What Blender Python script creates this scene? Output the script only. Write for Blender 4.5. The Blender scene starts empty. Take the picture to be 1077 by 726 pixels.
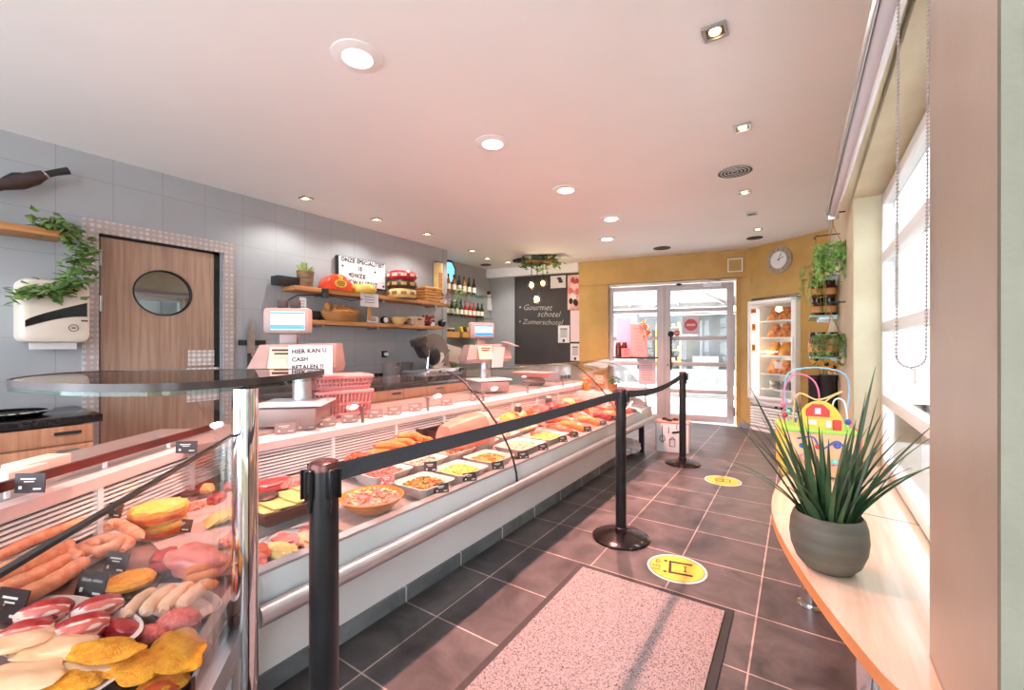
import bpy, bmesh, math, random
from mathutils import Vector, Matrix, noise

# ------------------------------------------------------------------ camera, sky, lights, exposure
SC = bpy.context.scene
COL = SC.collection
F, CX, CY = 448.75, 538.5, 363.4           # focal length in pixels and principal point for 1077 x 726
TH = math.atan(299.3 / F)                  # camera heading, to the left of +Y (the aisle)
EYE = 1.26
COS, SIN = math.cos(TH), math.sin(TH)
cd = bpy.data.cameras.new('camera'); cam = bpy.data.objects.new('camera', cd); COL.objects.link(cam)
cam.location = (0, 0, EYE); cam.rotation_euler = (math.pi / 2, 0, TH)
cd.sensor_width = 36; cd.lens = F * 36 / 1077; cd.clip_start = .05; cd.clip_end = 100
SC.camera = cam

def lin(*c):
    return tuple(((v / 255) / 12.92 if v / 255 <= .04045 else ((v / 255 + .055) / 1.055) ** 2.4) for v in c) + (1,)

W = bpy.data.worlds.new('sky'); SC.world = W; W.use_nodes = True
bg = W.node_tree.nodes['Background']; bg.inputs['Color'].default_value = lin(232, 243, 255); bg.inputs['Strength'].default_value = 5.6

SC.view_settings.view_transform = 'Standard'; SC.view_settings.look = 'None'
SC.view_settings.gamma = 1; SC.view_settings.use_curve_mapping = False
SC.view_settings.exposure = 0.62
SC.cycles.transparent_max_bounces = 40; SC.cycles.max_bounces = 10; SC.cycles.sample_clamp_indirect = 4
SC.cycles.caustics_reflective = False; SC.cycles.caustics_refractive = False

def lamp(kind, name, loc, power, col, size=.05, rot=(0, 0, 0), size_y=None, angle=120, blend=.4):
    d = bpy.data.lights.new(name, kind); o = bpy.data.objects.new(name, d); COL.objects.link(o)
    o.location = loc; o.rotation_euler = rot; d.energy = power; d.color = col[:3]
    if kind == 'AREA':
        d.shape = 'RECTANGLE'; d.size = size; d.size_y = size_y or size
    else:
        d.shadow_soft_size = size
    if kind == 'SPOT':
        d.spot_size = math.radians(angle); d.spot_blend = blend
    return o
CEIL = 2.71
MEAT_PINK = (1, .47, .385)
MEAT_POWER = 215
SPOT_POWER = 20
# high sun behind the building front: it lights the forecourt and the street, not the shop floor
_s = bpy.data.lights.new('sun', 'SUN'); _s.energy = 11.0; _s.color = (1, .97, .92); _s.angle = .01
_so = bpy.data.objects.new('sun', _s); COL.objects.link(_so); _so.rotation_euler = (math.radians(34), 0, math.radians(-50))
# ------------------------------------------------------------------ geometry helpers
R = random.Random(11)
XF = {}

def at(u, v, Z):
    z = F * (EYE - Z) / (v - CY); x = (u - CX) * z / F
    return Vector((x * COS - z * SIN, x * SIN + z * COS, Z))
def atX(u, v, X):
    k = (u - CX) / F; z = X / (k * COS - SIN)
    return Vector((X, z * (k * SIN + COS), EYE - (v - CY) * z / F))

class MB:
    def __init__(s): s.bm = bmesh.new()
    def _xf(s, vs, M):
        for v in vs: v.co = M @ v.co
    def box(s, c, d, rot=None, bev=0, seg=2):
        r = bmesh.ops.create_cube(s.bm, size=1); vs = r['verts']
        for v in vs: v.co = Vector((v.co.x * d[0], v.co.y * d[1], v.co.z * d[2]))
        if bev:
            es = list({e for v in vs for e in v.link_edges})
            g = bmesh.ops.bevel(s.bm, geom=es, offset=bev, segments=seg, affect='EDGES', profile=.5)
            vs = list({v for f in g['faces'] for v in f.verts} | {v for v in vs if v.is_valid})
        M = Matrix.Translation(c)
        if rot is not None: M = M @ (rot if isinstance(rot, Matrix) else Matrix.Rotation(rot, 4, 'Z'))
        s._xf(vs, M); return s
    def ring(s, pts): return [s.bm.verts.new(p) for p in pts]
    def loft(s, loops, cap0=True, cap1=True, closed=True):
        rs = [s.ring(l) for l in loops]; n = len(rs[0])
        for a, b in zip(rs, rs[1:]):
            for i in range(n if closed else n - 1):
                j = (i + 1) % n
                try: s.bm.faces.new((a[i], a[j], b[j], b[i]))
                except ValueError: pass
        if cap0: s.bm.faces.new(list(reversed(rs[0])))
        if cap1: s.bm.faces.new(rs[-1])
        return s
    def lathe(s, prof, c=(0, 0, 0), n=24, sx=1, sy=1, M=None):
        loops = []
        for r, z in prof:
            r = max(r, 1e-4)
            ps = [Vector((r * sx * math.cos(2 * math.pi * i / n), r * sy * math.sin(2 * math.pi * i / n), z)) for i in range(n)]
            if M is not None: ps = [M @ p for p in ps]
            loops.append([p + Vector(c) for p in ps])
        return s.loft(loops, prof[0][0] < 1e-3, prof[-1][0] < 1e-3)
    def cyl(s, p0, p1, r0, r1=None, n=16):
        return s.tube([p0, p1], [r0, r0 if r1 is None else r1], n)
    def tube(s, pts, r, n=8, caps=True, flat=1.0):
        pts = [Vector(p) for p in pts]; m = len(pts)
        rr = r if isinstance(r, (list, tuple)) else [r] * m
        loops = []; prev = None
        for i, p in enumerate(pts):
            t = (pts[min(i + 1, m - 1)] - pts[max(i - 1, 0)])
            t = t.normalized() if t.length > 1e-9 else Vector((0, 0, 1))
            a = Vector((0, 0, 1)) if prev is None else prev
            if prev is None and abs(t.z) > .95: a = Vector((0, 1, 0))
            y = t.cross(a)
            if y.length < 1e-6: y = t.cross(Vector((1, 0, 0)))
            y.normalize(); x = y.cross(t).normalized(); prev = x
            loops.append([p + x * (flat * rr[i] * math.cos(2 * math.pi * k / n)) + y * (rr[i] * math.sin(2 * math.pi * k / n)) for k in range(n)])
        return s.loft(loops, caps, caps)
    def prism(s, poly, z0, z1, bev=0):
        n0 = len(s.bm.verts)
        if bev:
            c = Vector((sum(p[0] for p in poly) / len(poly), sum(p[1] for p in poly) / len(poly)))
            def ins(z, k): return [Vector((p[0] + (c.x - p[0]) * k, p[1] + (c.y - p[1]) * k, z)) for p in poly]
            return s.loft([ins(z0, bev), ins(z0 + (z1 - z0) * .2, 0), ins(z0 + (z1 - z0) * .8, 0), ins(z1, bev)])
        return s.loft([[Vector((p[0], p[1], z0)) for p in poly], [Vector((p[0], p[1], z1)) for p in poly]])
    def extY(s, prof, y0, y1):          # closed profile of (x, z) pushed along Y
        return s.loft([[Vector((x, y0, z)) for x, z in prof], [Vector((x, y1, z)) for x, z in prof]])
    def ball(s, c, d, sub=3, amp=0, freq=6, rot=None, seed=0):
        r = bmesh.ops.create_icosphere(s.bm, subdivisions=sub, radius=1); vs = r['verts']
        M = Matrix.Translation(c)
        if rot is not None: M = M @ (rot if isinstance(rot, Matrix) else Matrix.Rotation(rot, 4, 'Z'))
        for v in vs:
            k = 1 + (amp * noise.noise(v.co * freq + Vector((seed * 3.1, seed * 1.7, seed))) if amp else 0)
            v.co = M @ Vector((v.co.x * d[0] * k, v.co.y * d[1] * k, v.co.z * d[2] * k))
        return s
    def xform(s, M):
        for v in s.bm.verts: v.co = M @ v.co
        return s
    def build(s, name, m, parent=None, loc=None, rz=0, world=False, flat=False, ang=38):
        if world and parent is not None:
            s.xform(XF[parent.name].inverted())
        bmesh.ops.recalc_face_normals(s.bm, faces=s.bm.faces)
        me = bpy.data.meshes.new(name); s.bm.to_mesh(me); s.bm.free()
        me.materials.append(m)
        if not flat:
            for p in me.polygons: p.use_smooth = True
            me.set_sharp_from_angle(angle=math.radians(ang))
        o = bpy.data.objects.new(name, me); COL.objects.link(o)
        if parent is not None:
            o.parent = parent; XF[o.name] = XF[parent.name]
        else:
            if loc is not None: o.location = loc
            o.rotation_euler = (0, 0, rz)
            XF[o.name] = Matrix.Translation(o.location) @ Matrix.Rotation(rz, 4, 'Z')
        return o

def tag(o, label, cat, group=None, kind=None):
    o['label'] = label; o['category'] = cat
    if group: o['group'] = group
    if kind: o['kind'] = kind
    return o
def thing(name, label, cat, loc=(0, 0, 0), rz=0, group=None):
    o = bpy.data.objects.new(name, None); COL.objects.link(o); o.empty_display_size = .05
    o.location = loc; o.rotation_euler = (0, 0, rz)
    XF[o.name] = Matrix.Translation(loc) @ Matrix.Rotation(rz, 4, 'Z')
    return tag(o, label, cat, group)
def struct(mb, name, m, loc=None, rz=0, **k):
    o = mb.build(name, m, None, loc, rz, **k); o['kind'] = 'structure'; return o
def dup(root, loc, rz=None, label=None, group=None, scale=None):
    def cp(o, par):
        c = o.copy(); COL.objects.link(c)
        if par is not None: c.parent = par
        for ch in o.children: cp(ch, c)
        return c
    r = cp(root, None); r.location = loc
    if rz is not None: r.rotation_euler = (root.rotation_euler[0], root.rotation_euler[1], rz)
    if label: r['label'] = label
    if group: r['group'] = group
    if scale: r.scale = (scale,) * 3
    XF[r.name] = Matrix.Translation(loc) @ Matrix.Rotation(rz or 0, 4, 'Z')
    return r
def rrect(w, d, r, z, n=4, cx=0, cy=0):
    ps = []
    for qx, qy, a0 in ((1, 1, 0), (-1, 1, 90), (-1, -1, 180), (1, -1, 270)):
        for i in range(n + 1):
            a = math.radians(a0 + 90 * i / n)
            ps.append(Vector((cx + qx * (w / 2 - r) + r * math.cos(a), cy + qy * (d / 2 - r) + r * math.sin(a), z)))
    return ps
def basis(pos, xd, yd):
    x = Vector(xd).normalized(); y = Vector(yd); z = x.cross(y).normalized(); y = z.cross(x).normalized()
    M = Matrix.Identity(4)
    for i in range(3): M[i][0], M[i][1], M[i][2], M[i][3] = x[i], y[i], z[i], pos[i]
    return M
_tc = {}
def lettering(name, txt, size, m, parent, Mw, align='CENTER', world=True, space=1.0, line=1.0, off=0.0, shear=0.0):
    key = (txt, size, align, space, line, off)
    if key not in _tc:
        cu = bpy.data.curves.new('t', 'FONT'); cu.body = txt; cu.size = size; cu.align_x = align; cu.align_y = 'CENTER'
        cu.space_character = space; cu.space_line = line; cu.resolution_u = 2; cu.offset = off; cu.shear = shear
        to = bpy.data.objects.new('t', cu); COL.objects.link(to); bpy.context.view_layer.update()
        _tc[key] = bpy.data.meshes.new_from_object(to.evaluated_get(bpy.context.evaluated_depsgraph_get()))
        bpy.data.objects.remove(to); bpy.data.curves.remove(cu)
    me = _tc[key].copy(); me.name = name; me.materials.clear(); me.materials.append(m)
    if parent is not None and world: Mw = XF[parent.name].inverted() @ Mw
    me.transform(Mw)
    o = bpy.data.objects.new(name, me); COL.objects.link(o)
    if parent is not None: o.parent = parent
    return o
ORD = ['first', 'second', 'third', 'fourth', 'fifth', 'sixth', 'seventh', 'eighth', 'ninth', 'tenth', 'eleventh', 'twelfth', 'thirteenth', 'fourteenth']

# ------------------------------------------------------------------ materials (all procedural)
def M(name, c, rough=.5, metal=0, c2=None, scale=12, bump=0, bscale=None, detail=4, emit=0, spec=.5, stretch=None, contrast=(.35, .65), coat=0, sss=0):
    m = bpy.data.materials.new(name); m.use_nodes = True; nt = m.node_tree; N = nt.nodes; L = nt.links
    b = N['Principled BSDF']; c = lin(*c)
    b.inputs['Base Color'].default_value = c; b.inputs['Roughness'].default_value = rough; b.inputs['Metallic'].default_value = metal
    b.inputs['Specular IOR Level'].default_value = spec; b.inputs['Coat Weight'].default_value = coat
    if sss:
        b.inputs['Subsurface Weight'].default_value = sss; b.inputs['Subsurface Radius'].default_value = (.02, .006, .004)
    tc = N.new('ShaderNodeTexCoord'); mp = N.new('ShaderNodeMapping'); L.new(tc.outputs['Object'], mp.inputs['Vector'])
    if stretch: mp.inputs['Scale'].default_value = stretch
    if c2 is not None:
        nz = N.new('ShaderNodeTexNoise'); nz.inputs['Scale'].default_value = scale; nz.inputs['Detail'].default_value = detail
        L.new(mp.outputs['Vector'], nz.inputs['Vector'])
        rp = N.new('ShaderNodeValToRGB'); rp.color_ramp.elements[0].position = contrast[0]; rp.color_ramp.elements[1].position = contrast[1]
        rp.color_ramp.elements[0].color = c; rp.color_ramp.elements[1].color = lin(*c2)
        L.new(nz.outputs['Fac'], rp.inputs['Fac']); L.new(rp.outputs['Color'], b.inputs['Base Color'])
        if emit: L.new(rp.outputs['Color'], b.inputs['Emission Color'])
    if bump:
        n2 = N.new('ShaderNodeTexNoise'); n2.inputs['Scale'].default_value = bscale or scale * 3; n2.inputs['Detail'].default_value = 3
        L.new(mp.outputs['Vector'], n2.inputs['Vector'])
        bp = N.new('ShaderNodeBump'); bp.inputs['Strength'].default_value = bump; bp.inputs['Distance'].default_value = .01
        L.new(n2.outputs['Fac'], bp.inputs['Height']); L.new(bp.outputs['Normal'], b.inputs['Normal'])
    if emit:
        if c2 is None: b.inputs['Emission Color'].default_value = c
        b.inputs['Emission Strength'].default_value = emit
    return m
def glass(name, tint=(1, 1, 1), ior=1.45, rough=.0, extra=0.0):
    m = bpy.data.materials.new(name); m.use_nodes = True; nt = m.node_tree; N = nt.nodes; L = nt.links
    N.remove(N['Principled BSDF'])
    t = N.new('ShaderNodeBsdfTransparent'); t.inputs['Color'].default_value = tuple(tint) + (1,)
    g = N.new('ShaderNodeBsdfGlossy'); g.inputs['Roughness'].default_value = rough
    f = N.new('ShaderNodeLayerWeight'); f.inputs['Blend'].default_value = .5
    pw = N.new('ShaderNodeMath'); pw.operation = 'POWER'; pw.inputs[1].default_value = 5; L.new(f.outputs['Facing'], pw.inputs[0])
    f0 = ((ior - 1) / (ior + 1)) ** 2
    ma = N.new('ShaderNodeMath'); ma.operation = 'MULTIPLY_ADD'; ma.inputs[1].default_value = 1 - f0; ma.inputs[2].default_value = f0; L.new(pw.outputs[0], ma.inputs[0])
    mx = N.new('ShaderNodeMixShader')
    L.new(ma.outputs[0], mx.inputs['Fac']); L.new(t.outputs[0], mx.inputs[1]); L.new(g.outputs[0], mx.inputs[2])
    L.new(mx.outputs[0], N['Material Output'].inputs['Surface']); return m
def tiles(name, sx, sy, x0, y0, c1, c2, grout, mort, rough, axis='XY', bump=.15, stain=.5, sc=3.0, rvar=.15):
    m = bpy.data.materials.new(name); m.use_nodes = True; nt = m.node_tree; N = nt.nodes; L = nt.links; b = N['Principled BSDF']
    g = N.new('ShaderNodeNewGeometry'); sp = N.new('ShaderNodeSeparateXYZ'); L.new(g.outputs['Position'], sp.inputs[0])
    cb = N.new('ShaderNodeCombineXYZ'); L.new(sp.outputs[axis[0]], cb.inputs[0]); L.new(sp.outputs[axis[1]], cb.inputs[1])
    mp = N.new('ShaderNodeMapping'); mp.inputs['Location'].default_value = (-x0 + 20 * sx, -y0 + 20 * sy, 0); L.new(cb.outputs[0], mp.inputs[0])
    br = N.new('ShaderNodeTexBrick'); br.offset = 0; br.squash = 1
    for k, v in (('Scale', 1), ('Brick Width', sx), ('Row Height', sy), ('Mortar Size', mort), ('Mortar Smooth', .1), ('Bias', 0)): br.inputs[k].default_value = v
    br.inputs['Color1'].default_value = lin(*c1); br.inputs['Color2'].default_value = lin(*c2); br.inputs['Mortar'].default_value = lin(*grout)
    L.new(mp.outputs[0], br.inputs['Vector'])
    nz = N.new('ShaderNodeTexNoise'); nz.inputs['Scale'].default_value = sc; nz.inputs['Detail'].default_value = 9; nz.inputs['Roughness'].default_value = .62; nz.inputs['Distortion'].default_value = .8
    L.new(g.outputs['Position'], nz.inputs['Vector'])
    mr = N.new('ShaderNodeMapRange'); mr.inputs[1].default_value = .3; mr.inputs[2].default_value = .7; mr.inputs[3].default_value = 1 - stain; mr.inputs[4].default_value = 1 + stain
    L.new(nz.outputs['Fac'], mr.inputs[0])
    mx = N.new('ShaderNodeMix'); mx.data_type = 'RGBA'; mx.blend_type = 'MULTIPLY'; mx.inputs['Factor'].default_value = 1
    L.new(br.outputs['Color'], mx.inputs['A']); L.new(mr.outputs[0], mx.inputs['B'])
    L.new(mx.outputs['Result'], b.inputs['Base Color'])
    r2 = N.new('ShaderNodeMapRange'); r2.inputs[3].default_value = rough - rvar; r2.inputs[4].default_value = rough + rvar; L.new(nz.outputs['Fac'], r2.inputs[0]); L.new(r2.outputs[0], b.inputs['Roughness'])
    ad = N.new('ShaderNodeMath'); ad.operation = 'MULTIPLY_ADD'; ad.inputs[1].default_value = -1.2; L.new(br.outputs['Fac'], ad.inputs[0]); L.new(nz.outputs['Fac'], ad.inputs[2])
    bp = N.new('ShaderNodeBump'); bp.inputs['Strength'].default_value = bump; bp.inputs['Distance'].default_value = .006; L.new(ad.outputs[0], bp.inputs['Height']); L.new(bp.outputs['Normal'], b.inputs['Normal'])
    return m
T = .4113
m_floor = tiles('slate_floor_tiles', T, T, -1.389, 1.042, (70, 66, 68), (88, 82, 82), (176, 158, 152), .0036, .40, stain=.6, sc=4.5, bump=.22)
m_skirt = tiles('slate_skirting_tiles', T, 1.0, 1.042, -.5, (104, 112, 116), (120, 126, 130), (205, 205, 202), .006, .45, axis='YZ')
m_wallgrey = tiles('grey_wall_panels', .313, .302, .733, 2.217, (156, 160, 164), (161, 164, 168), (138, 141, 146), .0022, .5, axis='YZ', bump=.05, stain=.04, sc=1.5, rvar=.05)
m_greyplain = M('grey_wall_paint', (160, 161, 163), .6, c2=(150, 152, 155), scale=2)
m_ochre = M('ochre_wall_paint', (196, 160, 92), .6, c2=(184, 147, 82), scale=3, bump=.05, bscale=60)
m_beige = M('beige_lime_plaster', (200, 192, 164), .65, c2=(190, 180, 150), scale=5, bump=.15, bscale=40)
m_taupe = M('taupe_wall_paint', (176, 156, 138), .4, c2=(164, 144, 126), scale=3, bump=.05, bscale=50)
m_ceil = M('ceiling_paint', (240, 240, 240), .7, c2=(236, 236, 236), scale=1)
m_white = M('white_lacquer', (248, 249, 250), .3, c2=(242, 244, 246), scale=4)
m_whitepaint = M('white_paint', (236, 236, 236), .5)
m_frame = M('grey_white_door_frame', (206, 202, 206), .4, c2=(198, 194, 199), scale=3)
m_steel = M('brushed_steel', (196, 198, 200), .32, 1, c2=(176, 178, 182), scale=14, stretch=(1, .05, 1))
m_chrome = M('polished_chrome', (225, 226, 228), .06, 1)
m_alu = M('satin_aluminium', (205, 208, 212), .38, .85, c2=(192, 196, 202), scale=9)
m_paleband = M('pale_blue_sill', (228, 240, 244), .25, c2=(236, 244, 247), scale=5)
m_black = M('black_plastic', (26, 27, 29), .5, c2=(34, 35, 37), scale=20)
m_blackgloss = M('black_gloss', (18, 18, 20), .12, c2=(28, 28, 30), scale=10)
m_belt = M('charcoal_webbing', (62, 66, 74), .75, c2=(54, 58, 65), scale=200, bump=.2, bscale=500)
m_post = M('black_coated_steel', (30, 31, 34), .28, .3, c2=(38, 39, 42), scale=15)
m_woodshelf = M('honey_oak', (198, 142, 88), .5, c2=(168, 112, 64), scale=7, stretch=(6, .5, 6), bump=.08)
m_wooddoor = M('walnut_laminate', (172, 144, 126), .4, c2=(150, 120, 102), scale=6, stretch=(8, 8, .35), bump=.04)
m_woodcab = M('cabinet_laminate', (186, 142, 112), .45, c2=(166, 120, 92), scale=6, stretch=(8, 8, .35))
m_beech = M('beech_laminate', (226, 204, 182), .22, c2=(214, 186, 160), scale=4, stretch=(9, .6, 9), coat=.4)
m_beechedge = M('beech_edge', (206, 138, 86), .4, c2=(192, 122, 72), scale=6)
m_glass = glass('case_glass', (.985, .985, .985))
m_clearglass = glass('window_glass', (.98, .99, .985))
m_greenglass = glass('green_shelf_glass', (.72, .86, .82))
m_smokeglass = glass('smoked_counter_glass', (.52, .47, .45))
m_plasticclear = glass('clear_film', (.93, .92, .92), 1.4, .08)
m_seam = M('glass_edge', (40, 42, 42), .3)
m_paper = M('white_paper', (222, 218, 218), .8, c2=(214, 210, 210), scale=8)
m_pinkpaper = M('pink_paper', (226, 142, 140), .8, c2=(218, 134, 132), scale=8)
m_palepink = M('pale_pink_paper', (226, 200, 202), .8)
m_ink = M('dark_ink', (52, 46, 50), .8)
m_whiteink = M('white_ink', (235, 232, 228), .8)
m_chalk = M('chalk', (196, 192, 186), .9, c2=(140, 136, 132), scale=60)
m_tag = M('dark_price_card', (58, 44, 46), .5, c2=(48, 36, 40), scale=10)
m_tagblack = M('black_price_card', (42, 44, 48), .5, c2=(34, 36, 40), scale=10)
m_dish = M('white_ceramic', (236, 230, 224), .2, c2=(230, 222, 216), scale=6, coat=.3)
m_darkbin = M('brown_metal_tray', (88, 62, 54), .35, .4, c2=(70, 50, 44), scale=8)
m_leaf = M('ivy_green', (72, 104, 52), .5, c2=(112, 140, 70), scale=25)
m_leafdark = M('dark_leaf_green', (44, 70, 46), .4, c2=(70, 98, 60), scale=20, stretch=(1, 1, .3))
m_leafpale = M('pale_leaf_green', (150, 168, 84), .5, c2=(104, 134, 62), scale=20)
m_pot = M('grey_green_stoneware', (98, 94, 82), .6, c2=(82, 78, 68), scale=4, stretch=(1, 1, 8), bump=.15)
m_soil = M('dark_soil', (48, 36, 30), .95, c2=(70, 52, 42), scale=60, bump=.5)
m_wicker = M('wicker', (196, 142, 82), .7, c2=(150, 100, 54), scale=60, bump=.4, stretch=(1, 1, 3))
m_crate = M('pale_wood_crate', (212, 160, 96), .6, c2=(190, 134, 74), scale=14, stretch=(1, 1, 5))
m_yellow = M('bright_yellow', (222, 194, 72), .5, c2=(214, 184, 62), scale=8)
m_red = M('bright_red', (205, 52, 50), .45)
m_green = M('lime_green', (150, 205, 80), .5)
m_blue = M('toy_blue', (60, 90, 180), .45)
m_turq = M('turquoise', (120, 205, 200), .4)
m_toywood = M('toy_plywood', (226, 186, 140), .5, c2=(214, 170, 122), scale=9)
# food
m_sausage = M('raw_sausage', (236, 176, 136), .38, c2=(222, 140, 104), scale=45, bump=.12, bscale=60, coat=.3, sss=.1)
m_palesausage = M('white_sausage', (236, 206, 176), .38, c2=(226, 186, 152), scale=30, bump=.1, coat=.3, sss=.1)
m_frank = M('smoked_sausage', (232, 142, 66), .35, c2=(216, 112, 46), scale=20, coat=.4)
m_redmeat = M('raw_beef', (190, 52, 52), .35, c2=(146, 28, 34), scale=35, bump=.2, bscale=80, coat=.4)
m_mince = M('minced_meat', (196, 62, 58), .45, c2=(232, 130, 120), scale=120, bump=.6, bscale=160, coat=.2)
m_pork = M('pink_pork', (232, 150, 140), .35, c2=(216, 112, 108), scale=14, coat=.4, sss=.1)
m_fat = M('white_fat', (240, 214, 204), .35, c2=(228, 176, 166), scale=20, stretch=(1, 1, 4), coat=.3)
m_chicken = M('raw_chicken', (240, 208, 168), .35, c2=(232, 186, 140), scale=10, coat=.4, sss=.1)
m_crumb = M('orange_breadcrumb', (240, 172, 40), .8, c2=(218, 136, 24), scale=70, bump=.5, bscale=220)
m_pie = M('golden_pastry', (236, 186, 84), .6, c2=(206, 132, 52), scale=30, bump=.4, bscale=60)
m_ham = M('cooked_ham', (232, 148, 128), .4, c2=(222, 126, 106), scale=8, coat=.25)
m_hamfat = M('ham_fat_rind', (240, 194, 180), .4, c2=(230, 172, 158), scale=12, stretch=(1, 4, 1))
m_cheese = M('sliced_cheese', (240, 214, 140), .45, c2=(226, 190, 110), scale=20)
m_cheeseyel = M('yellow_cheese_wax', (236, 196, 74), .3, c2=(226, 180, 56), scale=6, coat=.3)
m_cheesered = M('orange_red_cheese_wax', (214, 72, 26), .25, c2=(198, 54, 18), scale=6, coat=.4)
m_cheesecrim = M('crimson_cheese_wax', (170, 28, 40), .3, coat=.3)
m_cheesedark = M('dark_brown_cheese_rind', (74, 48, 38), .4, c2=(58, 36, 30), scale=8)
m_cheesecream = M('cream_cheese_rind', (228, 200, 138), .4, c2=(216, 184, 118), scale=8)
m_bread = M('crusty_bread', (206, 148, 84), .7, c2=(170, 106, 54), scale=16, bump=.3)
m_salami = M('salami', (176, 66, 58), .4, c2=(226, 156, 140), scale=90, coat=.2)
m_packred = M('red_vacuum_pack', (206, 64, 44), .25, c2=(226, 104, 66), scale=9, coat=.5)
m_packorange = M('orange_vacuum_pack', (238, 156, 60), .25, c2=(226, 120, 50), scale=9, coat=.5)
m_marinated = M('marinated_meat', (216, 96, 48), .35, c2=(188, 58, 30), scale=40, bump=.4, bscale=90, coat=.4)
m_carrot = M('grated_carrot', (242, 170, 84), .5, c2=(230, 140, 56), scale=60)
m_egg = M('egg_salad', (240, 216, 120), .5, c2=(236, 196, 72), scale=40)
m_greenmix = M('mixed_vegetables', (140, 130, 50), .5, c2=(206, 108, 50), scale=70, contrast=(.45, .55))
m_creamsalad = M('cream_salad', (240, 210, 182), .5, c2=(228, 180, 150), scale=40)
m_purple = M('red_onion_salad', (156, 92, 96), .5, c2=(206, 150, 136), scale=60)
m_orangebowl = M('orange_glazed_bowl', (228, 142, 44), .3, c2=(216, 126, 34), scale=6, coat=.4)
m_pinkplastic = M('pink_plastic', (236, 150, 150), .45, c2=(228, 140, 142), scale=8)
m_scalebody = M('pale_pink_grey_plastic', (150, 132, 127), .4, c2=(140, 122, 118), scale=8)
m_screen = M('scale_screen', (150, 205, 232), .3, emit=.55)
m_screenblue = M('screen_banner', (44, 120, 190), .3, emit=.5)
m_screenwhite = M('screen_page', (236, 244, 250), .3, emit=.75)
m_coldlight = M('cold_lamp', (255, 244, 232), .5, emit=7)
m_pinklight = M('meat_lamp', (255, 226, 222), .5, emit=9)
m_warmlight = M('warm_lamp', (255, 214, 150), .5, emit=9)
m_fridgelight = M('fridge_tube', (255, 240, 205), .5, emit=5)

# ------------------------------------------------------------------ the room shell
b = MB(); b.box((-2.3, 2.4, -.05), (5.4, 10.0, .1)); struct(b, 'floor', m_floor, flat=True)
b = MB(); b.box((-2.3, 2.4, CEIL + .05), (5.6, 10.2, .1)); struct(b, 'ceiling', m_ceil, flat=True)
# grey wall with an opening for the service door
XL = -4.45
DY0, DY1, DZ1 = .965, 1.80, 2.125
b = MB()
b.box((XL - .1, (-2.6 + DY0) / 2, CEIL / 2), (.2, DY0 + 2.6, CEIL)); b.box((XL - .1, (DY1 + 4.87) / 2, CEIL / 2), (.2, 4.87 - DY1, CEIL))
b.box((XL - .1, (DY0 + DY1) / 2, (DZ1 + CEIL) / 2), (.2, DY1 - DY0, CEIL - DZ1)); struct(b, 'wall_left', m_wallgrey, flat=True)
b = MB(); b.box((-5.06, 5.8, CEIL / 2), (.2, 2.2, CEIL)); b.box((-4.8, 4.82, CEIL / 2), (.72, .1, CEIL)); struct(b, 'wall_recess', m_greyplain, flat=True)
# slightly turned back wall: local x runs along it to the right, local y goes outside
BR = math.atan2(.182, .983); B0 = Vector((-3.191, 6.954, 0))
MBK = Matrix.Translation(B0) @ Matrix.Rotation(BR, 4, 'Z')
def bw(x, y, z): return MBK @ Vector((x, y, z))
b = MB(); b.box((-1.0, .14, CEIL / 2), (2.0, .2, CEIL)); struct(b, 'wall_back', m_greyplain, B0, BR, flat=True)
b = MB(); b.box((-1.0, .0, 2.63), (1.99, .16, .165)); struct(b, 'trim_1', m_ceil, B0, BR, flat=True)
b = MB()
b.box((.25, .1, 1.16), (.5, .28, 2.32)); b.box((1.30, .08, 2.51), (2.6, .32, .42)); b.box((2.50, .13, 1.16), (.07, .2, 2.32))
struct(b, 'wall_entrance', m_ochre, B0, BR, flat=True)
b = MB()                                     # white painted square on the bulkhead
for dx, dz, w, h in ((0, .095, .205, .014), (0, -.095, .205, .014), (-.095, 0, .014, .19), (.095, 0, .014, .19)): b.box((dx, 0, dz), (w, .012, h))
tag(b.build('wall_outlet_frame', m_whitepaint, None, bw(2.435, -.086, 2.48), BR), 'small square white outline frame on the ochre bulkhead above the entrance', 'vent')
# angled wall with a niche for the freezer
AR = math.atan2(-.59, .81); A0 = Vector((-.70, 7.40, 0)); MAN = Matrix.Translation(A0) @ Matrix.Rotation(AR, 4, 'Z')
def aw(x, y, z): return MAN @ Vector((x, y, z))
b = MB(); b.box((.08, .1, CEIL / 2), (.20, .2, CEIL)); b.box((1.22, .1, CEIL / 2), (.60, .2, CEIL)); b.box((.55, .1, 2.33), (.76, .2, .76))
b.box((.55, .75, 1), (1.4, .06, 2)); struct(b, 'wall_angled', m_ochre, A0, AR, flat=True)
b = MB(); b.box((.07, -.008, .04), (.22, .016, .08)); b.box((1.20, -.008, .04), (.52, .016, .08)); struct(b, 'baseboard_back', m_skirt, A0, AR, flat=True)
# right wall: local y along the wall, local x outwards
RR = -.0155; R0 = Vector((.243, 1.288, 0)); MRW = Matrix.Translation(R0) @ Matrix.Rotation(RR, 4, 'Z')
def rw(x, y, z): return MRW @ Vector((x, y, z))
WB, WT = .58, 2.107
b = MB(); b.box((.09, 3.8, CEIL / 2), (.18, 3.85, CEIL)); b.box((.09, .935, WB / 2 - .015), (.18, 1.88, WB - .03)); b.box((.09, .935, (WT + CEIL) / 2), (.18, 1.88, CEIL - WT))
struct(b, 'wall_right', m_beige, R0, RR, flat=True)
b = MB(); b.box((.09, -.2025, CEIL / 2), (.18, .405, CEIL)); struct(b, 'wall_pier', m_taupe, R0, RR, flat=True)
b = MB(); b.box((.09, -2.15, (WT + CEIL) / 2), (.18, 3.49, CEIL - WT)); b.box((.09, -2.15, .25), (.18, 3.49, .5)); b.box((.09, -3.2, 1.3), (.18, 1.4, 1.7))
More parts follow.
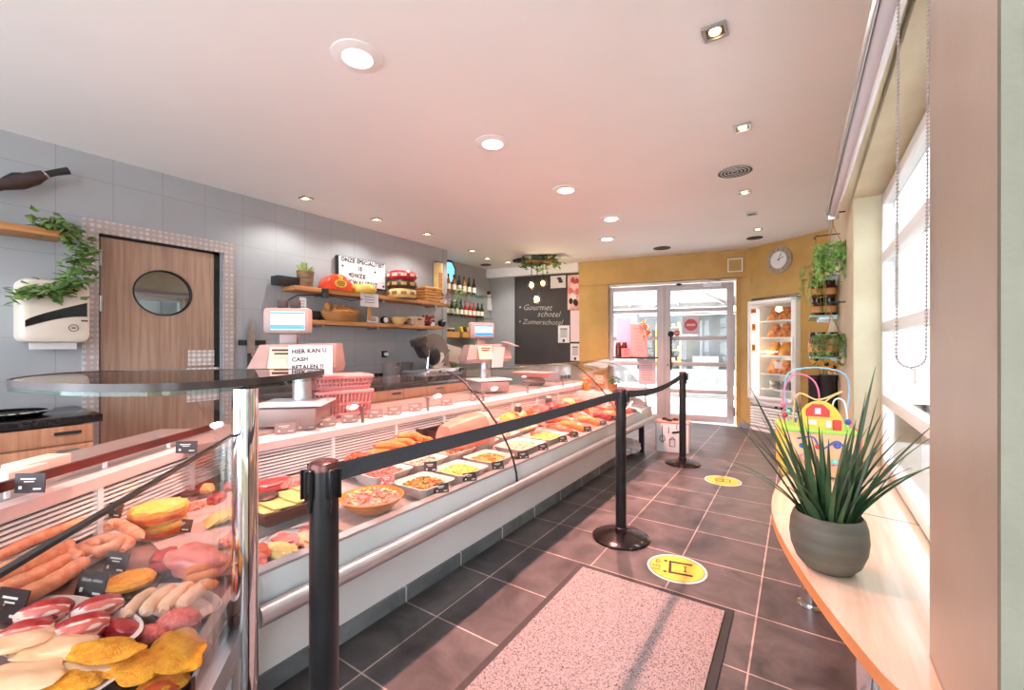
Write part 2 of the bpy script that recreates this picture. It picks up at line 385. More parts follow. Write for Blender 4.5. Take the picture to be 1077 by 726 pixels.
struct(b, 'wall_front_right', m_beige, R0, RR, flat=True)
# lighter plaster returns of the two window openings
b = MB(); b.box((.092, 1.872, (WB + WT) / 2), (.176, .012, WT - WB)); struct(b, 'trim_2', m_beige, R0, RR, flat=True)
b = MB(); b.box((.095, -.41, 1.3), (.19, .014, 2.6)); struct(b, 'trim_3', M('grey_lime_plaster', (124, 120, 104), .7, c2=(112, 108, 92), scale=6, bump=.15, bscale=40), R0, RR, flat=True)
# side window, four rows of panes
def window(name, y0, y1, zs, x=.150):
    f = MB(); w = .055; d = .05
    z0, z1 = zs[0], zs[-1]
    for y in (y0 + w / 2, y1 - w / 2): f.box((x, y, (z0 + z1) / 2), (d, w, z1 - z0), bev=.004)
    for z in zs: f.box((x, (y0 + y1) / 2, min(max(z, z0 + w / 2), z1 - w / 2)), (d, y1 - y0, w), bev=.004)
    o = struct(f, name, m_white, R0, RR)
    s = MB()
    for a, c in zip(zs, zs[1:]): s.box((x + .008, y0 + w + .006, (a + c) / 2), (.03, .012, c - a - .05))
    s.build('seal', m_seam, o)
    g = MB(); g.box((x, (y0 + y1) / 2, (z0 + z1) / 2), (.008, y1 - y0 - .06, z1 - z0 - .06)); g.build('pane', m_clearglass, o)
    return o
window('window_1', .03, 1.862, [WB + .005, .96, 1.36, 1.745, 2.09])
window('window_2', -1.9, -.42, [.5, 1.0, 1.55, WT], x=.15)
b = MB(); b.box((-1.6002, 2.6, .036), (.014, 3.95, .072)); struct(b, 'baseboard_counter', m_skirt, flat=True)

# service door in the grey wall
d = MB(); n = 34
d.box((-.035, (DY0 + DY1) / 2, .16 / 2), (.04, DY1 - DY0 - .03, .16))
cy, cz, ry, rz_ = 1.372, 1.70, .200, .188
y0, y1, z0, z1 = DY0 + .012, DY1 - .055, .0, DZ1 - .03
DANG = sorted([2 * math.pi * k / 34 for k in range(34)] + [math.atan2(zz_ - cz, yy_ - cy) % (2 * math.pi) for zz_ in (z0, z1) for yy_ in (y0, y1)]); n = len(DANG)
def ov(k, s=1, x=0): a = DANG[k % n]; return Vector((x, cy + s * ry * math.cos(a), cz + s * rz_ * math.sin(a)))
def rc(k, x):
    a = DANG[k % n]; c, s = math.cos(a), math.sin(a)
    ty = ((y1 - cy) / c) if c > 1e-6 else ((y0 - cy) / c if c < -1e-6 else 1e9); tz = ((z1 - cz) / s) if s > 1e-6 else ((z0 - cz) / s if s < -1e-6 else 1e9)
    t = min(ty, tz); return Vector((x, cy + t * c, cz + t * s))
d = MB(); xs = -.055, -.015
d.loft([[ov(k, 1, xs[0]) for k in range(n)], [rc(k, xs[0]) for k in range(n)], [rc(k, xs[1]) for k in range(n)], [ov(k, 1, xs[1]) for k in range(n)], [ov(k, 1, xs[0]) for k in range(n)]], False, False)
door = struct(d, 'door_1', m_wooddoor, (XL, 0, 0), 0, ang=20); 
g = MB(); g.loft([[ov(k, .995, -.04) for k in range(n)], [ov(k, .995, -.03) for k in range(n)]]); g.build('oval_window', M('mirror_pane', (150, 156, 160), .03, 1), door)
g = MB(); g.tube([ov(k, 1.0, -.012) for k in range(n + 1)], .006, 6); g.build('oval_rim', m_black, door)
m_swirl = M('engine_turned_steel', (226, 226, 228), .3, .25, c2=(150, 140, 138), scale=26, contrast=(.42, .58), bump=.5, bscale=26)
def swirl():
    m = m_swirl; nt = m.node_tree; N = nt.nodes; L = nt.links; b = N['Principled BSDF']
    v = N.new('ShaderNodeTexVoronoi'); v.inputs['Scale'].default_value = 24; v.inputs['Randomness'].default_value = .12
    tc = N.new('ShaderNodeTexCoord'); L.new(tc.outputs['Object'], v.inputs['Vector'])
    r = N.new('ShaderNodeValToRGB'); r.color_ramp.elements[0].color = lin(246, 244, 244); r.color_ramp.elements[1].color = lin(176, 166, 164); r.color_ramp.elements[0].position = .2; r.color_ramp.elements[1].position = .62
    L.new(v.outputs['Distance'], r.inputs['Fac']); L.new(r.outputs['Color'], b.inputs['Base Color'])
swirl()
p = MB(); p.box((-.012, 1.645, 1.145), (.008, .2, .135)); p.build('push_plate', m_swirl, door)
p = MB(); p.box((-.012, 1.66, .905), (.008, .25, .3)); p.build('kick_plate', m_swirl, door)
p = MB()
for z in (1.93, 1.58): p.cyl((.006, DY0 + .006, z - .06), (.006, DY0 + .006, z + .06), .012)
p.build('hinge', m_steel, door)
f = MB(); f.box((.012, .915, DZ1 / 2 - .005), (.024, .085, DZ1 - .01)); f.box((.012, 1.855, DZ1 / 2 - .005), (.024, .085, DZ1 - .01)); f.box((.012, (DY0 + DY1) / 2 + .0025, DZ1 + .04), (.024, 1.025, .0995))
struct(f, 'trim_4', m_swirl, (XL, 0, 0), flat=True)
f = MB(); f.box((-.05, DY1 - .022, DZ1 / 2), (.03, .055, DZ1)); f.box((-.05, (DY0 + DY1) / 2, DZ1 - .015), (.03, DY1 - DY0, .03)); struct(f, 'trim_5', m_black, (XL, 0, 0), flat=True)  # black bars paint in the shade of the gap round the door leaf
b = MB(); b.box((XL - .6, 1.4, 1.2), (.04, 2.0, 2.6)); struct(b, 'wall_store_room', m_greyplain, flat=True)

# entrance: fixed side light and glazed door leaf
E0 = bw(.50, .09, 0)
e = MB()
def bars(e, x0, x1, zs, w, d=.05, y=0):
    z0, z1 = zs[0], zs[-1]
    for x in (x0 + w / 2, x1 - w / 2): e.box((x, y, (z0 + z1) / 2), (w, d, z1 - z0), bev=.004)
    for z in zs: e.box((x0 + (x1 - x0) / 2, y, min(max(z, z0 + w * .6), z1 - w * .5)), (x1 - x0 - 2 * w + .004, d * .9, .062 if z not in (z0, z1) else w), bev=.004)
ZS = [.02, .51, .95, 1.37, 1.83, 2.25]
bars(e, .0, .86, ZS, .075)
o = struct(e, 'window_3', m_frame, E0, BR)
g = MB(); g.box((.43, 0, 1.13), (.74, .008, 2.16)); g.build('pane', m_clearglass, o)
e = MB(); bars(e, .90, 1.93, ZS, .10)
o = struct(e, 'door_2', m_frame, E0, BR)
g = MB(); g.box((1.415, 0, 1.13), (.85, .008, 2.1)); g.build('pane', m_clearglass, o)
h = MB(); h.tube([(1.01, -.055, .85), (1.01, -.055, 1.42)], .014, 10); h.ball((1.01, -.06, 1.44), (.05, .03, .05), 2); h.cyl((1.01, -.05, 1.0), (1.01, -.02, 1.0), .01)
h.build('door_handle', m_black, o)
h = MB()
for z in (1.95, 1.02, .22): h.cyl((1.935, -.035, z - .07), (1.935, -.035, z + .07), .014)
h.build('hinge', m_steel, o)
h = MB(); h.cyl((.955, -.03, .93), (.955, -.02, .93), .012); h.build('lock', m_black, o)
b = MB(); b.box((.88, -.005, 1.13), (.07, .06, 2.24), bev=.006); struct(b, 'trim_6', m_frame, E0, BR)
b = MB(); b.box((.97, .0, 2.29), (2.02, .07, .05)); b.box((-.015, 0, 1.13), (.03, .07, 2.27)); struct(b, 'trim_7', m_whitepaint, E0, BR)
t = thing('door_closer', 'silver door closer with folded arm at the top of the entrance door', 'door closer', E0 + Vector((0, 0, 0)), BR)
b = MB(); b.box((1.62, -.05, 2.215), (.26, .05, .06), bev=.01); b.build('body', m_white, t)
b = MB(); b.tube([(1.56, -.08, 2.25), (1.66, -.11, 2.275), (1.74, -.06, 2.28)], .012, 6); b.build('arm', m_steel, t)
b = MB(); b.ball((1.13, -.05, 2.245), (.045, .03, .02), 2); tag(b.build('door_sensor', m_black, None, E0, BR), 'small black sensor on the frame above the entrance door', 'sensor')
# no entry notices on the glass
def noentry(x, z, s, label, back):
    t = thing('no_entry_sign', label, 'sign', E0 + (Matrix.Rotation(BR, 4, 'Z') @ Vector((x, -.012, z))), BR)
    if back:
        q = MB(); q.box((0, .003, 0), (s * 1.2, .003, s * 1.5)); q.build('backing_sheet', M('notice_sheet', (226, 214, 220), .7), t)
    q = MB(); q.lathe([(0, -.003), (s * .48, -.003), (s * .48, .003), (0, .003)], n=32, M=Matrix.Rotation(math.radians(90), 4, 'X')); q.build('red_disc', M('sign_red', (214, 92, 104), .6), t)
    q = MB(); q.box((0, -.006, 0), (s * .66, .004, s * .17)); q.build('white_bar', m_paper, t)
noentry(1.31, 1.585, .20, 'red and white no entry sign on a white sheet on the entrance door glass', True)
noentry(1.10, 1.455, .10, 'smaller round no entry sticker beside the door pull, left of the large one', False)
b = MB(); b.box((0, 0, 0), (.24, .003, .03)); tag(b.build('door_sticker', m_steel, None, E0 + Matrix.Rotation(BR, 4, 'Z') @ Vector((1.29, -.03, 1.42)), BR), 'narrow grey strip sticker below the no entry sign on the entrance door', 'sticker')

# outside the entrance and the side window
m_pave = M('pale_paving', (196, 194, 190), .8, c2=(182, 180, 178), scale=6)
m_facade = M('pale_facade', (116, 115, 113), .8, c2=(106, 105, 104), scale=3)
b = MB(); b.box((-.5, 14.5, -.12), (24, 13.4, .1)); b.box((6.5, 2, -.12), (11.5, 22, .1)); struct(b, 'pavement', m_pave, flat=True)
b = MB(); b.box((-2, -6.2, -.12), (12, 7, .1)); struct(b, 'forecourt', m_pave, flat=True)
b = MB(); b.box((-.6, 4.2, -.02), (9, .3, .12)); struct(b, 'kerb', m_facade, E0, BR, flat=True)
m_cream_ = M('stock_cream', (150, 140, 110), .6); m_darkpack = M('stock_dark', (80, 76, 74), .6)
t = thing('shop_building', 'pale shop building with a window across the street outside the entrance', 'building', E0 + Matrix.Rotation(BR, 4, 'Z') @ Vector((1.0, 8.0, -.07)), BR)
q = MB(); q.box((-3.6, .3, 1.2), (4.2, .6, 2.4)); q.box((3.2, .3, 1.2), (3.2, .6, 2.4)); q.box((0, .3, 3.6), (11.4, .6, 2.4)); q.box((.1, .3, .25), (3.2, .6, .5)); q.box((0, .95, 1.2), (4, .1, 2.4)); q.build('wall', m_facade, t, flat=True)
q = MB()
for z in (.75, 1.15, 1.55, 1.95): q.box((-.5, .62, z), (.8, .35, .03))
for x in (-.9, -.1): q.box((x, .62, 1.25), (.03, .35, 1.5))
q.build('shelf_rack', m_cheeseyel, t)
q = MB(); q.box((.7, .5, .72), (.8, .1, .45)); q.build('display_sign', m_steel, t)
q = MB(); q.box((0, -.02, 2.5), (9, .1, .18)); q.build('fascia', m_palepink, t)
for i in range(20): q = MB(); q.box((-.85 + .175 * (i % 5), .62, .765 + .4 * (i // 5) + .06 + .025 * (i % 3)), (.11, .12, .12 + .05 * (i % 3)), bev=.01); q.build('stock_package', (m_steel, m_cream_, m_darkpack)[i % 3], t)
# awning above the pavement outside the entrance
t = thing('awning', 'pale fabric awning with folding arms over the entrance outside', 'awning', E0, BR)
q = MB(); q.loft([[(-1.2, .12, 2.62), (3.0, .12, 2.62), (3.0, .15, 2.65), (-1.2, .15, 2.65)], [(-1.2, 2.1, 2.12), (3.0, 2.1, 2.12), (3.0, 2.1, 2.16), (-1.2, 2.1, 2.16)]]); q.build('canopy', M('awning_cloth', (232, 214, 212), .8), t, flat=True)
q = MB(); q.box((.9, 2.1, 2.10), (4.2, .06, .10)); q.build('front_bar', m_steel, t)
for x0, x1 in ((.05, .35), (.55, 1.0), (1.05, 1.0), (1.9, 1.45)):
    q = MB(); q.tube([(x0, .2, 2.42), (x1, 1.1, 2.26), (x0, 2.05, 2.1)], .022, 8); q.build('arm', m_alu, t)
# pale building seen through the side window
t = thing('neighbouring_house', 'pale rendered house with vertical boards outside the side window', 'building', (2.6, 2.5, -.07))
m_house = M('house_render', (112, 111, 107), .8, c2=(102, 101, 98), scale=2); m_boards = M('house_boards', (70, 70, 68), .7)
q = MB(); q.box((.2, 3.4, 2.0), (.3, 14, 4)); q.build('wall', m_house, t, flat=True)
for k in range(9):
    q = MB(); q.box((0, -1.6 + 1.4 * k, 2.0), (.12, .4, 4.0), bev=.01); q.build('vertical_board', m_boards, t)

# ------------------------------------------------------------------ ceiling fittings
def meat_lamp(i, x, y, label, proto=[]):
    if not proto:
        t = thing('round_downlight', label, 'ceiling light', (x, y, CEIL), 0, 'round pinkish downlights over the counter')
        b = MB(); b.lathe([(.074, .0), (.074, -.012), (.098, -.010), (.125, -.004), (.125, .0)], n=36); b.build('trim_ring', m_whitepaint, t)
        b = MB(); b.lathe([(0, -.004), (.071, -.004), (.06, -.016), (0, -.020)], n=28); b.build('lens', m_pinklight, t)
        proto.append(t)
    else: t = dup(proto[0], (x, y, CEIL), None, label)
    l = lamp('SPOT', 'meat_lamp_light', (x, y, CEIL - .03), MEAT_POWER, MEAT_PINK, .035, angle=118, blend=.6)
    l.rotation_euler = (0, 0, 0)
for i, (x, y, la) in enumerate([(-1.836, 1.353, 'round pinkish downlight, the largest and nearest of the row over the counter'), (-1.816, 2.471, 'second nearest round pinkish downlight over the counter'),
        (-1.79, 3.59, 'third round pinkish downlight over the counter, middle of the row'), (-1.765, 4.69, 'fourth round pinkish downlight over the far part of the counter'), (-2.15, 5.56, 'farthest small round pinkish downlight, offset to the left of the row')]): meat_lamp(i, x, y, la)
m_spotwell = M('spot_reflector', (120, 100, 70), .3, .8)
def square_spot(x, y, label, lit=True, proto={}):
    if lit not in proto:
        t = thing('square_downlight', label, 'ceiling light', (x, y, CEIL), 0, 'square steel downlights')
        b = MB()
        for sx, sy, w, h in ((-.045, 0, .012, .102), (.045, 0, .012, .102), (0, -.045, .078, .012), (0, .045, .078, .012)): b.box((sx, sy, -.006), (w, h, .012))
        b.build('square_frame', m_steel, t, flat=True)
        b = MB(); b.box((0, 0, -.001), (.08, .08, .002)); b.build('recess', m_spotwell if lit else m_black, t)
        if lit:
            b = MB(); b.lathe([(0, -.002), (.026, -.002), (.024, -.008), (0, -.009)], n=20); b.build('bulb', m_warmlight, t)
        proto[lit] = t
    else: t = dup(proto[lit], (x, y, CEIL), None, label)
    if lit: lamp('SPOT', 'square_spot_light', (x, y, CEIL - .03), SPOT_POWER * (.5 if x > -1 else 1), (1, .95, .89), .03, angle=140, blend=.6)
square_spot(-.313, 2.158, 'square steel downlight near the window, nearest and largest of its row')
square_spot(-.299, 3.21, 'second square steel downlight of the row along the window side')
square_spot(-.41, 4.573, 'third square steel downlight, just beyond the round ceiling grille')
square_spot(-.408, 5.379, 'unlit square downlight between two lit ones near the freezer', False)
square_spot(-.402, 6.122, 'last square downlight of the window row, close to the freezer wall')
square_spot(-4.02, 2.373, 'square downlight above the service door, nearest of the grey wall row')
square_spot(-4.02, 3.223, 'second square downlight along the grey wall, above the illuminated letter sign')
square_spot(-4.0, 4.004, 'third square downlight along the grey wall, above the stacked cheeses')
square_spot(-4.14, 5.102, 'square downlight in front of the bottle shelves')
square_spot(-4.19, 6.152, 'far square downlight beside the hanging bulbs')
square_spot(-4.3, 5.70, 'square downlight close to the bottle wall, beside the round black vent')
def vent(x, y, r, label, slats):
    t = thing('ceiling_vent', label, 'vent', (x, y, CEIL), 0, 'round black ceiling vents')
    b = MB(); b.lathe([(0, 0), (r * .985, 0), (r * .985, -.003), (0, -.003)], n=40); b.build('backing', m_black, t)
    b = MB(); k = slats
    for i in range(k):
        ro = r * (1 - i / k); b.lathe([(ro - .004, -.004), (ro, -.004), (ro - .001, -.006), (ro - .005, -.006)], n=40)
    b.build('ring_slats', m_whitepaint if slats > 3 else m_black, t)
vent(-.429, 4.002, .135, 'round ceiling grille with white concentric rings, largest and nearest', 5)
vent(-1.675, 6.55, .125, 'round dark vent in the ceiling in front of the entrance', 2)
vent(-.47, 6.62, .10, 'round dark vent in the ceiling close to the clock', 2)
vent(-4.67, 6.15, .10, 'small round black vent in the ceiling beside the bottle shelves', 2)
b = MB(); b.ball((0, 0, -.03), (.16, .10, .035), 3); tag(b.build('ceiling_speaker', m_black, None, (-3.86, 6.05, CEIL)), 'black oval fitting on the ceiling beside the hanging plant lamp', 'speaker')

# ------------------------------------------------------------------ display counter, straight run
m_deck = M('white_deck', (196, 180, 176), .3, c2=(182, 164, 160), scale=6)
Y0, Y1 = .66, 5.08
case = thing('display_counter', 'long glass fronted refrigerated meat counter running along the aisle', 'display counter', (-1.8, 2.9, 0))
def part(mb, name, m, parent=case, **k): return mb.build(name, m, parent, world=True, **k)
b = MB(); b.extY([(-1.607, 0), (-1.607, .385), (-2.5, .385), (-2.5, 0)], Y0, 4.62); part(b, 'lower_panel', m_white, flat=True)
b = MB(); b.extY([(-1.40, .385), (-1.40, .40), (-2.52, .40), (-2.52, .385)], Y0, Y1); part(b, 'base_tray', m_alu, flat=True)
b = MB(); b.box((-1.52, 5.03, .1925), (.05, .05, .385)); part(b, 'leg', m_black); b = MB(); b.box((-2.4, 5.03, .1925), (.05, .05, .385)); part(b, 'leg', m_black)
b = MB(); b.extY([(-1.352, .42), (-1.357, .443), (-1.375, .454), (-1.395, .447), (-1.402, .42), (-1.395, .393), (-1.375, .386), (-1.357, .397)], Y0, Y1); part(b, 'bumper_rail', m_alu, ang=70)
# sloping inner sill, deck and back wall
b = MB(); b.extY([(-1.412, .44), (-1.424, .525), (-1.45, .53), (-1.47, .40), (-1.42, .40)], Y0, Y1); part(b, 'front_sill', m_paleband, flat=True)
b = MB(); b.extY([(-1.420, .525), (-1.418, .536), (-1.455, .540), (-1.46, .525)], Y0, Y1); part(b, 'sill_edge', m_alu, flat=True)
def dz_main(x): return .495 + .107 * (-1.45 - x)
b = MB(); b.extY([(-1.45, .40), (-1.45, .495), (-2.2, dz_main(-2.2)), (-2.2, .40)], Y0 - .1, Y1); part(b, 'deck', m_deck, flat=True)
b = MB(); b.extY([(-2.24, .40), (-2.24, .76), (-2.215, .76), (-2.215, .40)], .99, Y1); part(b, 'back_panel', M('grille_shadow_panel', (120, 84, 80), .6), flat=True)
b = MB()
for k in range(9): b.box((-2.205, (.99 + Y1) / 2, .592 + .0165 * k), (.016, Y1 - .99, .0085))
y = 1.0
while y < Y1: b.box((-2.202, y, .66), (.02, .012, .17)); y += .46
part(b, 'air_grille', m_white, flat=True)
b = MB(); b.extY([(-2.19, .735), (-2.19, .775), (-2.30, .79), (-2.30, .735)], .985, Y1); part(b, 'grille_cap', M('cap_paint', (212, 206, 206), .5), flat=True)
b = MB(); b.extY([(-2.30, .765), (-2.30, .80), (-2.74, .80), (-2.74, .765)], .8, Y1); part(b, 'service_worktop', M('worktop_grey', (160, 144, 138), .35, .2, c2=(150, 134, 128), scale=5), flat=True)
b = MB(); b.extY([(-2.70, .0), (-2.70, .765), (-2.74, .765), (-2.74, 0)], .8, Y1); part(b, 'service_side', m_white, flat=True)
b = MB(); b.extY([(-1.46, .40), (-1.46, .54), (-1.55, .62), (-2.24, .76), (-2.5, .76), (-2.5, .385)], Y1, Y1 + .02); part(b, 'end_panel', m_alu, flat=True)
PROF = [(-1.372, .44), (-1.378, .50), (-1.398, .572), (-1.428, .640), (-1.467, .705), (-1.523, .782), (-1.587, .853), (-1.67, .932), (-1.766, 1.012), (-1.84, 1.058), (-1.93, 1.085)]
PROF2 = [(x - .007 * (.95 - .45 * i / 10), z - .006 * (i / 10)) for i, (x, z) in enumerate(PROF)]
for a, c in ((Y0, 2.112), (2.120, 3.912), (3.920, Y1)):
    b = MB(); b.loft([[Vector((x, y, z)) for x, z in PROF] + [Vector((x, y, z)) for x, z in reversed(PROF2)] for y in (a, c)]); g = part(b, 'curved_glass', m_glass, ang=60)
for yy in (2.116, 3.916):
    b = MB(); b.loft([[Vector((x + .002, y, z + .002)) for x, z in PROF] + [Vector((x, y, z)) for x, z in reversed(PROF2)] for y in (yy - .0045, yy + .0045)]); part(b, 'glass_joint', m_seam, flat=True)
b = MB(); b.extY([(-1.46, .54), (-1.5, .735), (-1.60, .845), (-1.76, .995), (-1.93, 1.07), (-2.2, 1.07), (-2.2, .78)], Y1 - .012, Y1 - .004); part(b, 'end_glass', m_glass, flat=True)
for yy in (1.68, 2.24, 2.9, 3.62, 4.4, 5.0):
    b = MB(); b.box((-2.23, yy, .825), (.02, .012, .10)); b.box((-2.23, yy, .875), (.05, .016, .008)); part(b, 'glass_bracket', m_steel)

# ------------------------------------------------------------------ corner module of the counter
F0 = Vector((-1.40, .62)); D1 = Vector((.77, -.64)).normalized(); N1 = Vector((-D1.y * -1, 0)); N1 = Vector((-.64, -.77)).normalized()
Rj = Vector((-2.53, 1.05)); RD = Vector((.58, -.81)).normalized(); RN = Vector((-.81, -.58)); J = Vector((-2.205, .99))
corner = thing('corner_display_counter', 'angled glass fronted meat counter section in the near corner', 'display counter', (-1.6, .4, 0))
def cpart(mb, name, m, **k): return mb.build(name, m, corner, world=True, **k)
def dz_corner(p): return .495 + .12 * max(0, (Vector((p[0], p[1])) - F0).dot(N1))
LEN = 1.25
A1 = F0 + D1 * LEN; Rk = Rj + RD * 2.05
fl = [F0 + D1 * .0, A1, Rk, Rj, J]
b = MB()
top = [Vector((p.x, p.y, dz_corner(p))) for p in fl]; bot = [Vector((p.x, p.y, .40)) for p in fl]
b.loft([bot, top]); cpart(b, 'deck', M('corner_deck', (150, 116, 110), .35, c2=(128, 96, 92), scale=7), flat=True)
def strip(off0, off1, z0, z1, p0=F0, d=D1, n=N1, l0=.0, l1=LEN):
    q = [p0 + d * l0 + n * off0, p0 + d * l1 + n * off0, p0 + d * l1 + n * off1, p0 + d * l0 + n * off1]
    return [Vector((p.x, p.y, z0)) for p in q], [Vector((p.x, p.y, z1)) for p in q]
b = MB(); b.loft(list(strip(.16, .62, 0, .40))); cpart(b, 'lower_panel', m_white, flat=True)
b = MB(); b.loft(list(strip(-.03, .0, .385, .455))); cpart(b, 'bumper_rail', m_alu)
b = MB(); b.loft(list(strip(.004, .03, .44, .535))); cpart(b, 'front_sill', M('reddish_sill', (196, 160, 150), .3, c2=(176, 136, 126), scale=8), flat=True)
b = MB(); b.loft(list(strip(-.012, -.004, .44, 1.005))); cpart(b, 'front_glass', m_glass, flat=True)
b = MB(); b.loft(list(strip(-.013, -.003, 1.003, 1.009))); cpart(b, 'glass_edge', m_seam, flat=True)
bk = MB(); bk.loft(list(strip(.015, .04, .40, .76, Rj, RD, RN, .0, 2.0))); q0, q1 = Vector((-2.545, 1.07)), Vector((-2.215, 1.0))
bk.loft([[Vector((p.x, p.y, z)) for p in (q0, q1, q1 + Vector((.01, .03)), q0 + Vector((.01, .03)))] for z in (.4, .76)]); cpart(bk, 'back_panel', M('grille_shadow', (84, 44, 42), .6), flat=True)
bk = MB()
for k in range(10):
    z = .590 + .0165 * k; bk.loft(list(strip(-.004, .012, z, z + .0085, Rj, RD, RN, .0, 2.0)))
    bk.loft([[Vector((p.x, p.y, zz)) for p in (q0 + Vector((0, -.02)), q1 + Vector((0, -.02)), q1, q0)] for zz in (z, z + .0085)])
for l in (.25, .72, 1.2, 1.66): bk.loft(list(strip(-.008, .012, .575, .76, Rj, RD, RN, l, l + .022)))
cpart(bk, 'air_grille', m_white, flat=True)
bk = MB(); bk.loft(list(strip(-.012, .05, .745, .785, Rj, RD, RN, -.02, 2.0)))
bk.loft([[Vector((p.x, p.y, zz)) for p in (q0 + Vector((-.02, -.03)), q1 + Vector((.02, -.03)), q1 + Vector((.02, .04)), q0 + Vector((-.02, .04)))] for zz in (.745, .785)]); cpart(bk, 'grille_cap', M('pale_pink_cap', (232, 206, 204), .45), flat=True)
bk = MB(); bk.loft(list(strip(.05, .46, .76, .785, Rj, RD, RN, -.15, 2.0))); cpart(bk, 'service_worktop', M('corner_worktop', (150, 138, 132), .35, .2, c2=(140, 128, 122), scale=5), flat=True)
bk = MB(); bk.loft(list(strip(.07, .085, .808, .838, Rj, RD, RN, .0, 2.0))); cpart(bk, 'card_rail', M('meat_reflection_rail', (74, 34, 32), .25, c2=(96, 34, 32), scale=6), flat=True)  # red of the meat's reflection is put into the rail's brown colour
for l in (.3, .62, .95, 1.25):
    p = Rj + RD * l + RN * .078; bk = MB(); bk.cyl((p.x, p.y, .783), (p.x, p.y, .81), .007); cpart(bk, 'rail_stud', m_white)

# glass serving shelf on a chrome post over the corner
shelf = thing('serving_shelf', 'rounded smoked glass serving shelf on a chrome post above the counter corner', 'serving shelf', (-1.312, .592, 0))
def bez(ps, n=24):
    ps = [Vector(p) for p in ps]; out = []; m = len(ps)
    for i in range(m):
        p0, p1, p2, p3 = ps[(i - 1) % m], ps[i], ps[(i + 1) % m], ps[(i + 2) % m]
        for k in range(5):
            t = k / 5; out.append(.5 * ((2 * p1) + (-p0 + p2) * t + (2 * p0 - 5 * p1 + 4 * p2 - p3) * t * t + (-p0 + 3 * p1 - 3 * p2 + p3) * t ** 3))
    return out
edge = bez([(-1.76, .20), (-1.58, .225), (-1.38, .29), (-1.26, .40), (-1.255, .56), (-1.33, .74), (-1.43, .89), (-1.53, .97), (-1.64, .93), (-1.85, .72), (-2.04, .50), (-2.06, .40), (-1.97, .29)])
b = MB(); b.loft([[Vector((p.x, p.y, z)) for p in edge] for z in (1.150, 1.166)]); b.build('top_glass', m_smokeglass, shelf, world=True)
b = MB(); c = Vector((-1.62, .55)); inn = [c + (p - c) * .985 for p in edge]
b.loft([[Vector((p.x, p.y, z)) for p in edge] for z in (1.138, 1.1495)] , False, False); b.loft([[Vector((p.x, p.y, z)) for p in inn] for z in (1.1495, 1.138)], False, False)
b.loft([[Vector((p.x, p.y, 1.138)) for p in inn], [Vector((p.x, p.y, 1.138)) for p in edge]], False, False)
b.build('green_edge', m_greenglass, shelf, world=True)
b = MB(); c = Vector((-1.62, .55)); inn = [c + (p - c) * .992 for p in edge]; e2 = [c + (p - c) * 1.004 for p in edge]
b.loft([[Vector((p.x, p.y, z)) for p in e2] for z in (1.148, 1.168)], False, False); b.loft([[Vector((p.x, p.y, z)) for p in inn] for z in (1.168, 1.148)], False, False)
b.loft([[Vector((p.x, p.y, 1.168)) for p in inn], [Vector((p.x, p.y, 1.168)) for p in e2]], False, False); b.build('metal_edge', M('dark_edge', (40, 26, 26), .3, c2=(78, 66, 66), scale=9, stretch=(1, 1, .2)), shelf, world=True)
b = MB(); b.lathe([(.033, 0), (.033, 1.137)], n=32); b.lathe([(.05, 0), (.05, .01), (.034, .014), (0, .014)], n=32); b.build('post', m_chrome, shelf)

# ------------------------------------------------------------------ floor things
def stanchion(x, y, label, clips):
    t = thing('barrier_post', label, 'barrier post', (x, y, 0), 0, 'belt barrier posts')
    b = MB(); b.lathe([(.182, 0), (.182, .010), (.172, .016), (.12, .030), (.06, .043), (.037, .048), (0, .048)], n=48); b.build('base', M('polished_black', (44, 38, 38), .18, .5), t)
    b = MB(); b.lathe([(.034, .046), (.034, .955)], n=32); b.lathe([(.04, .046), (.04, .07), (.034, .074), (.034, .046)], n=32); b.build('pole', m_post, t)
    b = MB(); b.lathe([(.0355, .953), (.0355, .966), (.032, .972), (.02, .976), (0, .977)], n=32); b.build('cap', M('brown_cap', (96, 52, 48), .22, .3), t)
    for a in clips:
        M4 = Matrix.Rotation(math.radians(a), 4, 'Z'); b = MB()
        b.box((.040, 0, .925), (.014, .03, .07), bev=.003); b.box((.049, -.010, .925), (.008, .005, .07)); b.box((.049, .010, .925), (.008, .005, .07)); b.box((.037, 0, .875), (.006, .014, .04), bev=.002)
        b.xform(M4); b.build('belt_clip', m_post, t)
    return t
P = [Vector((-.972, .62, 0)), Vector((-.956, 2.717, 0)), Vector((-1.008, 4.782, 0))]
s1 = stanchion(*P[0].xy, 'black belt barrier post in the foreground, nearest the camera', (-95, 0, 180))
s2 = stanchion(*P[1].xy, 'black belt barrier post in the middle of the aisle', (0, 180))
s3 = stanchion(*P[2].xy, 'black belt barrier post farthest away, beside the printed box', (0, 90))
def belt(p, q, t, sag):
    d = (q - p).normalized(); n = Vector((-d.y, d.x, 0)); loops = []
    for i in range(17):
        k = i / 16; c = p + d * .04 + (q - p - d * .08) * k; z = .937 - sag * 4 * k * (1 - k)
        loops.append([Vector((c.x, c.y, 0)) + n * s + Vector((0, 0, z + h)) for s, h in ((.001, -.0235), (.001, .0235), (-.001, .0235), (-.001, -.0235))])
    b = MB(); b.loft(loops); b.build('belt', m_belt, t, world=True)
belt(P[0], P[1], s1, .006); belt(P[1], P[2], s2, .055)

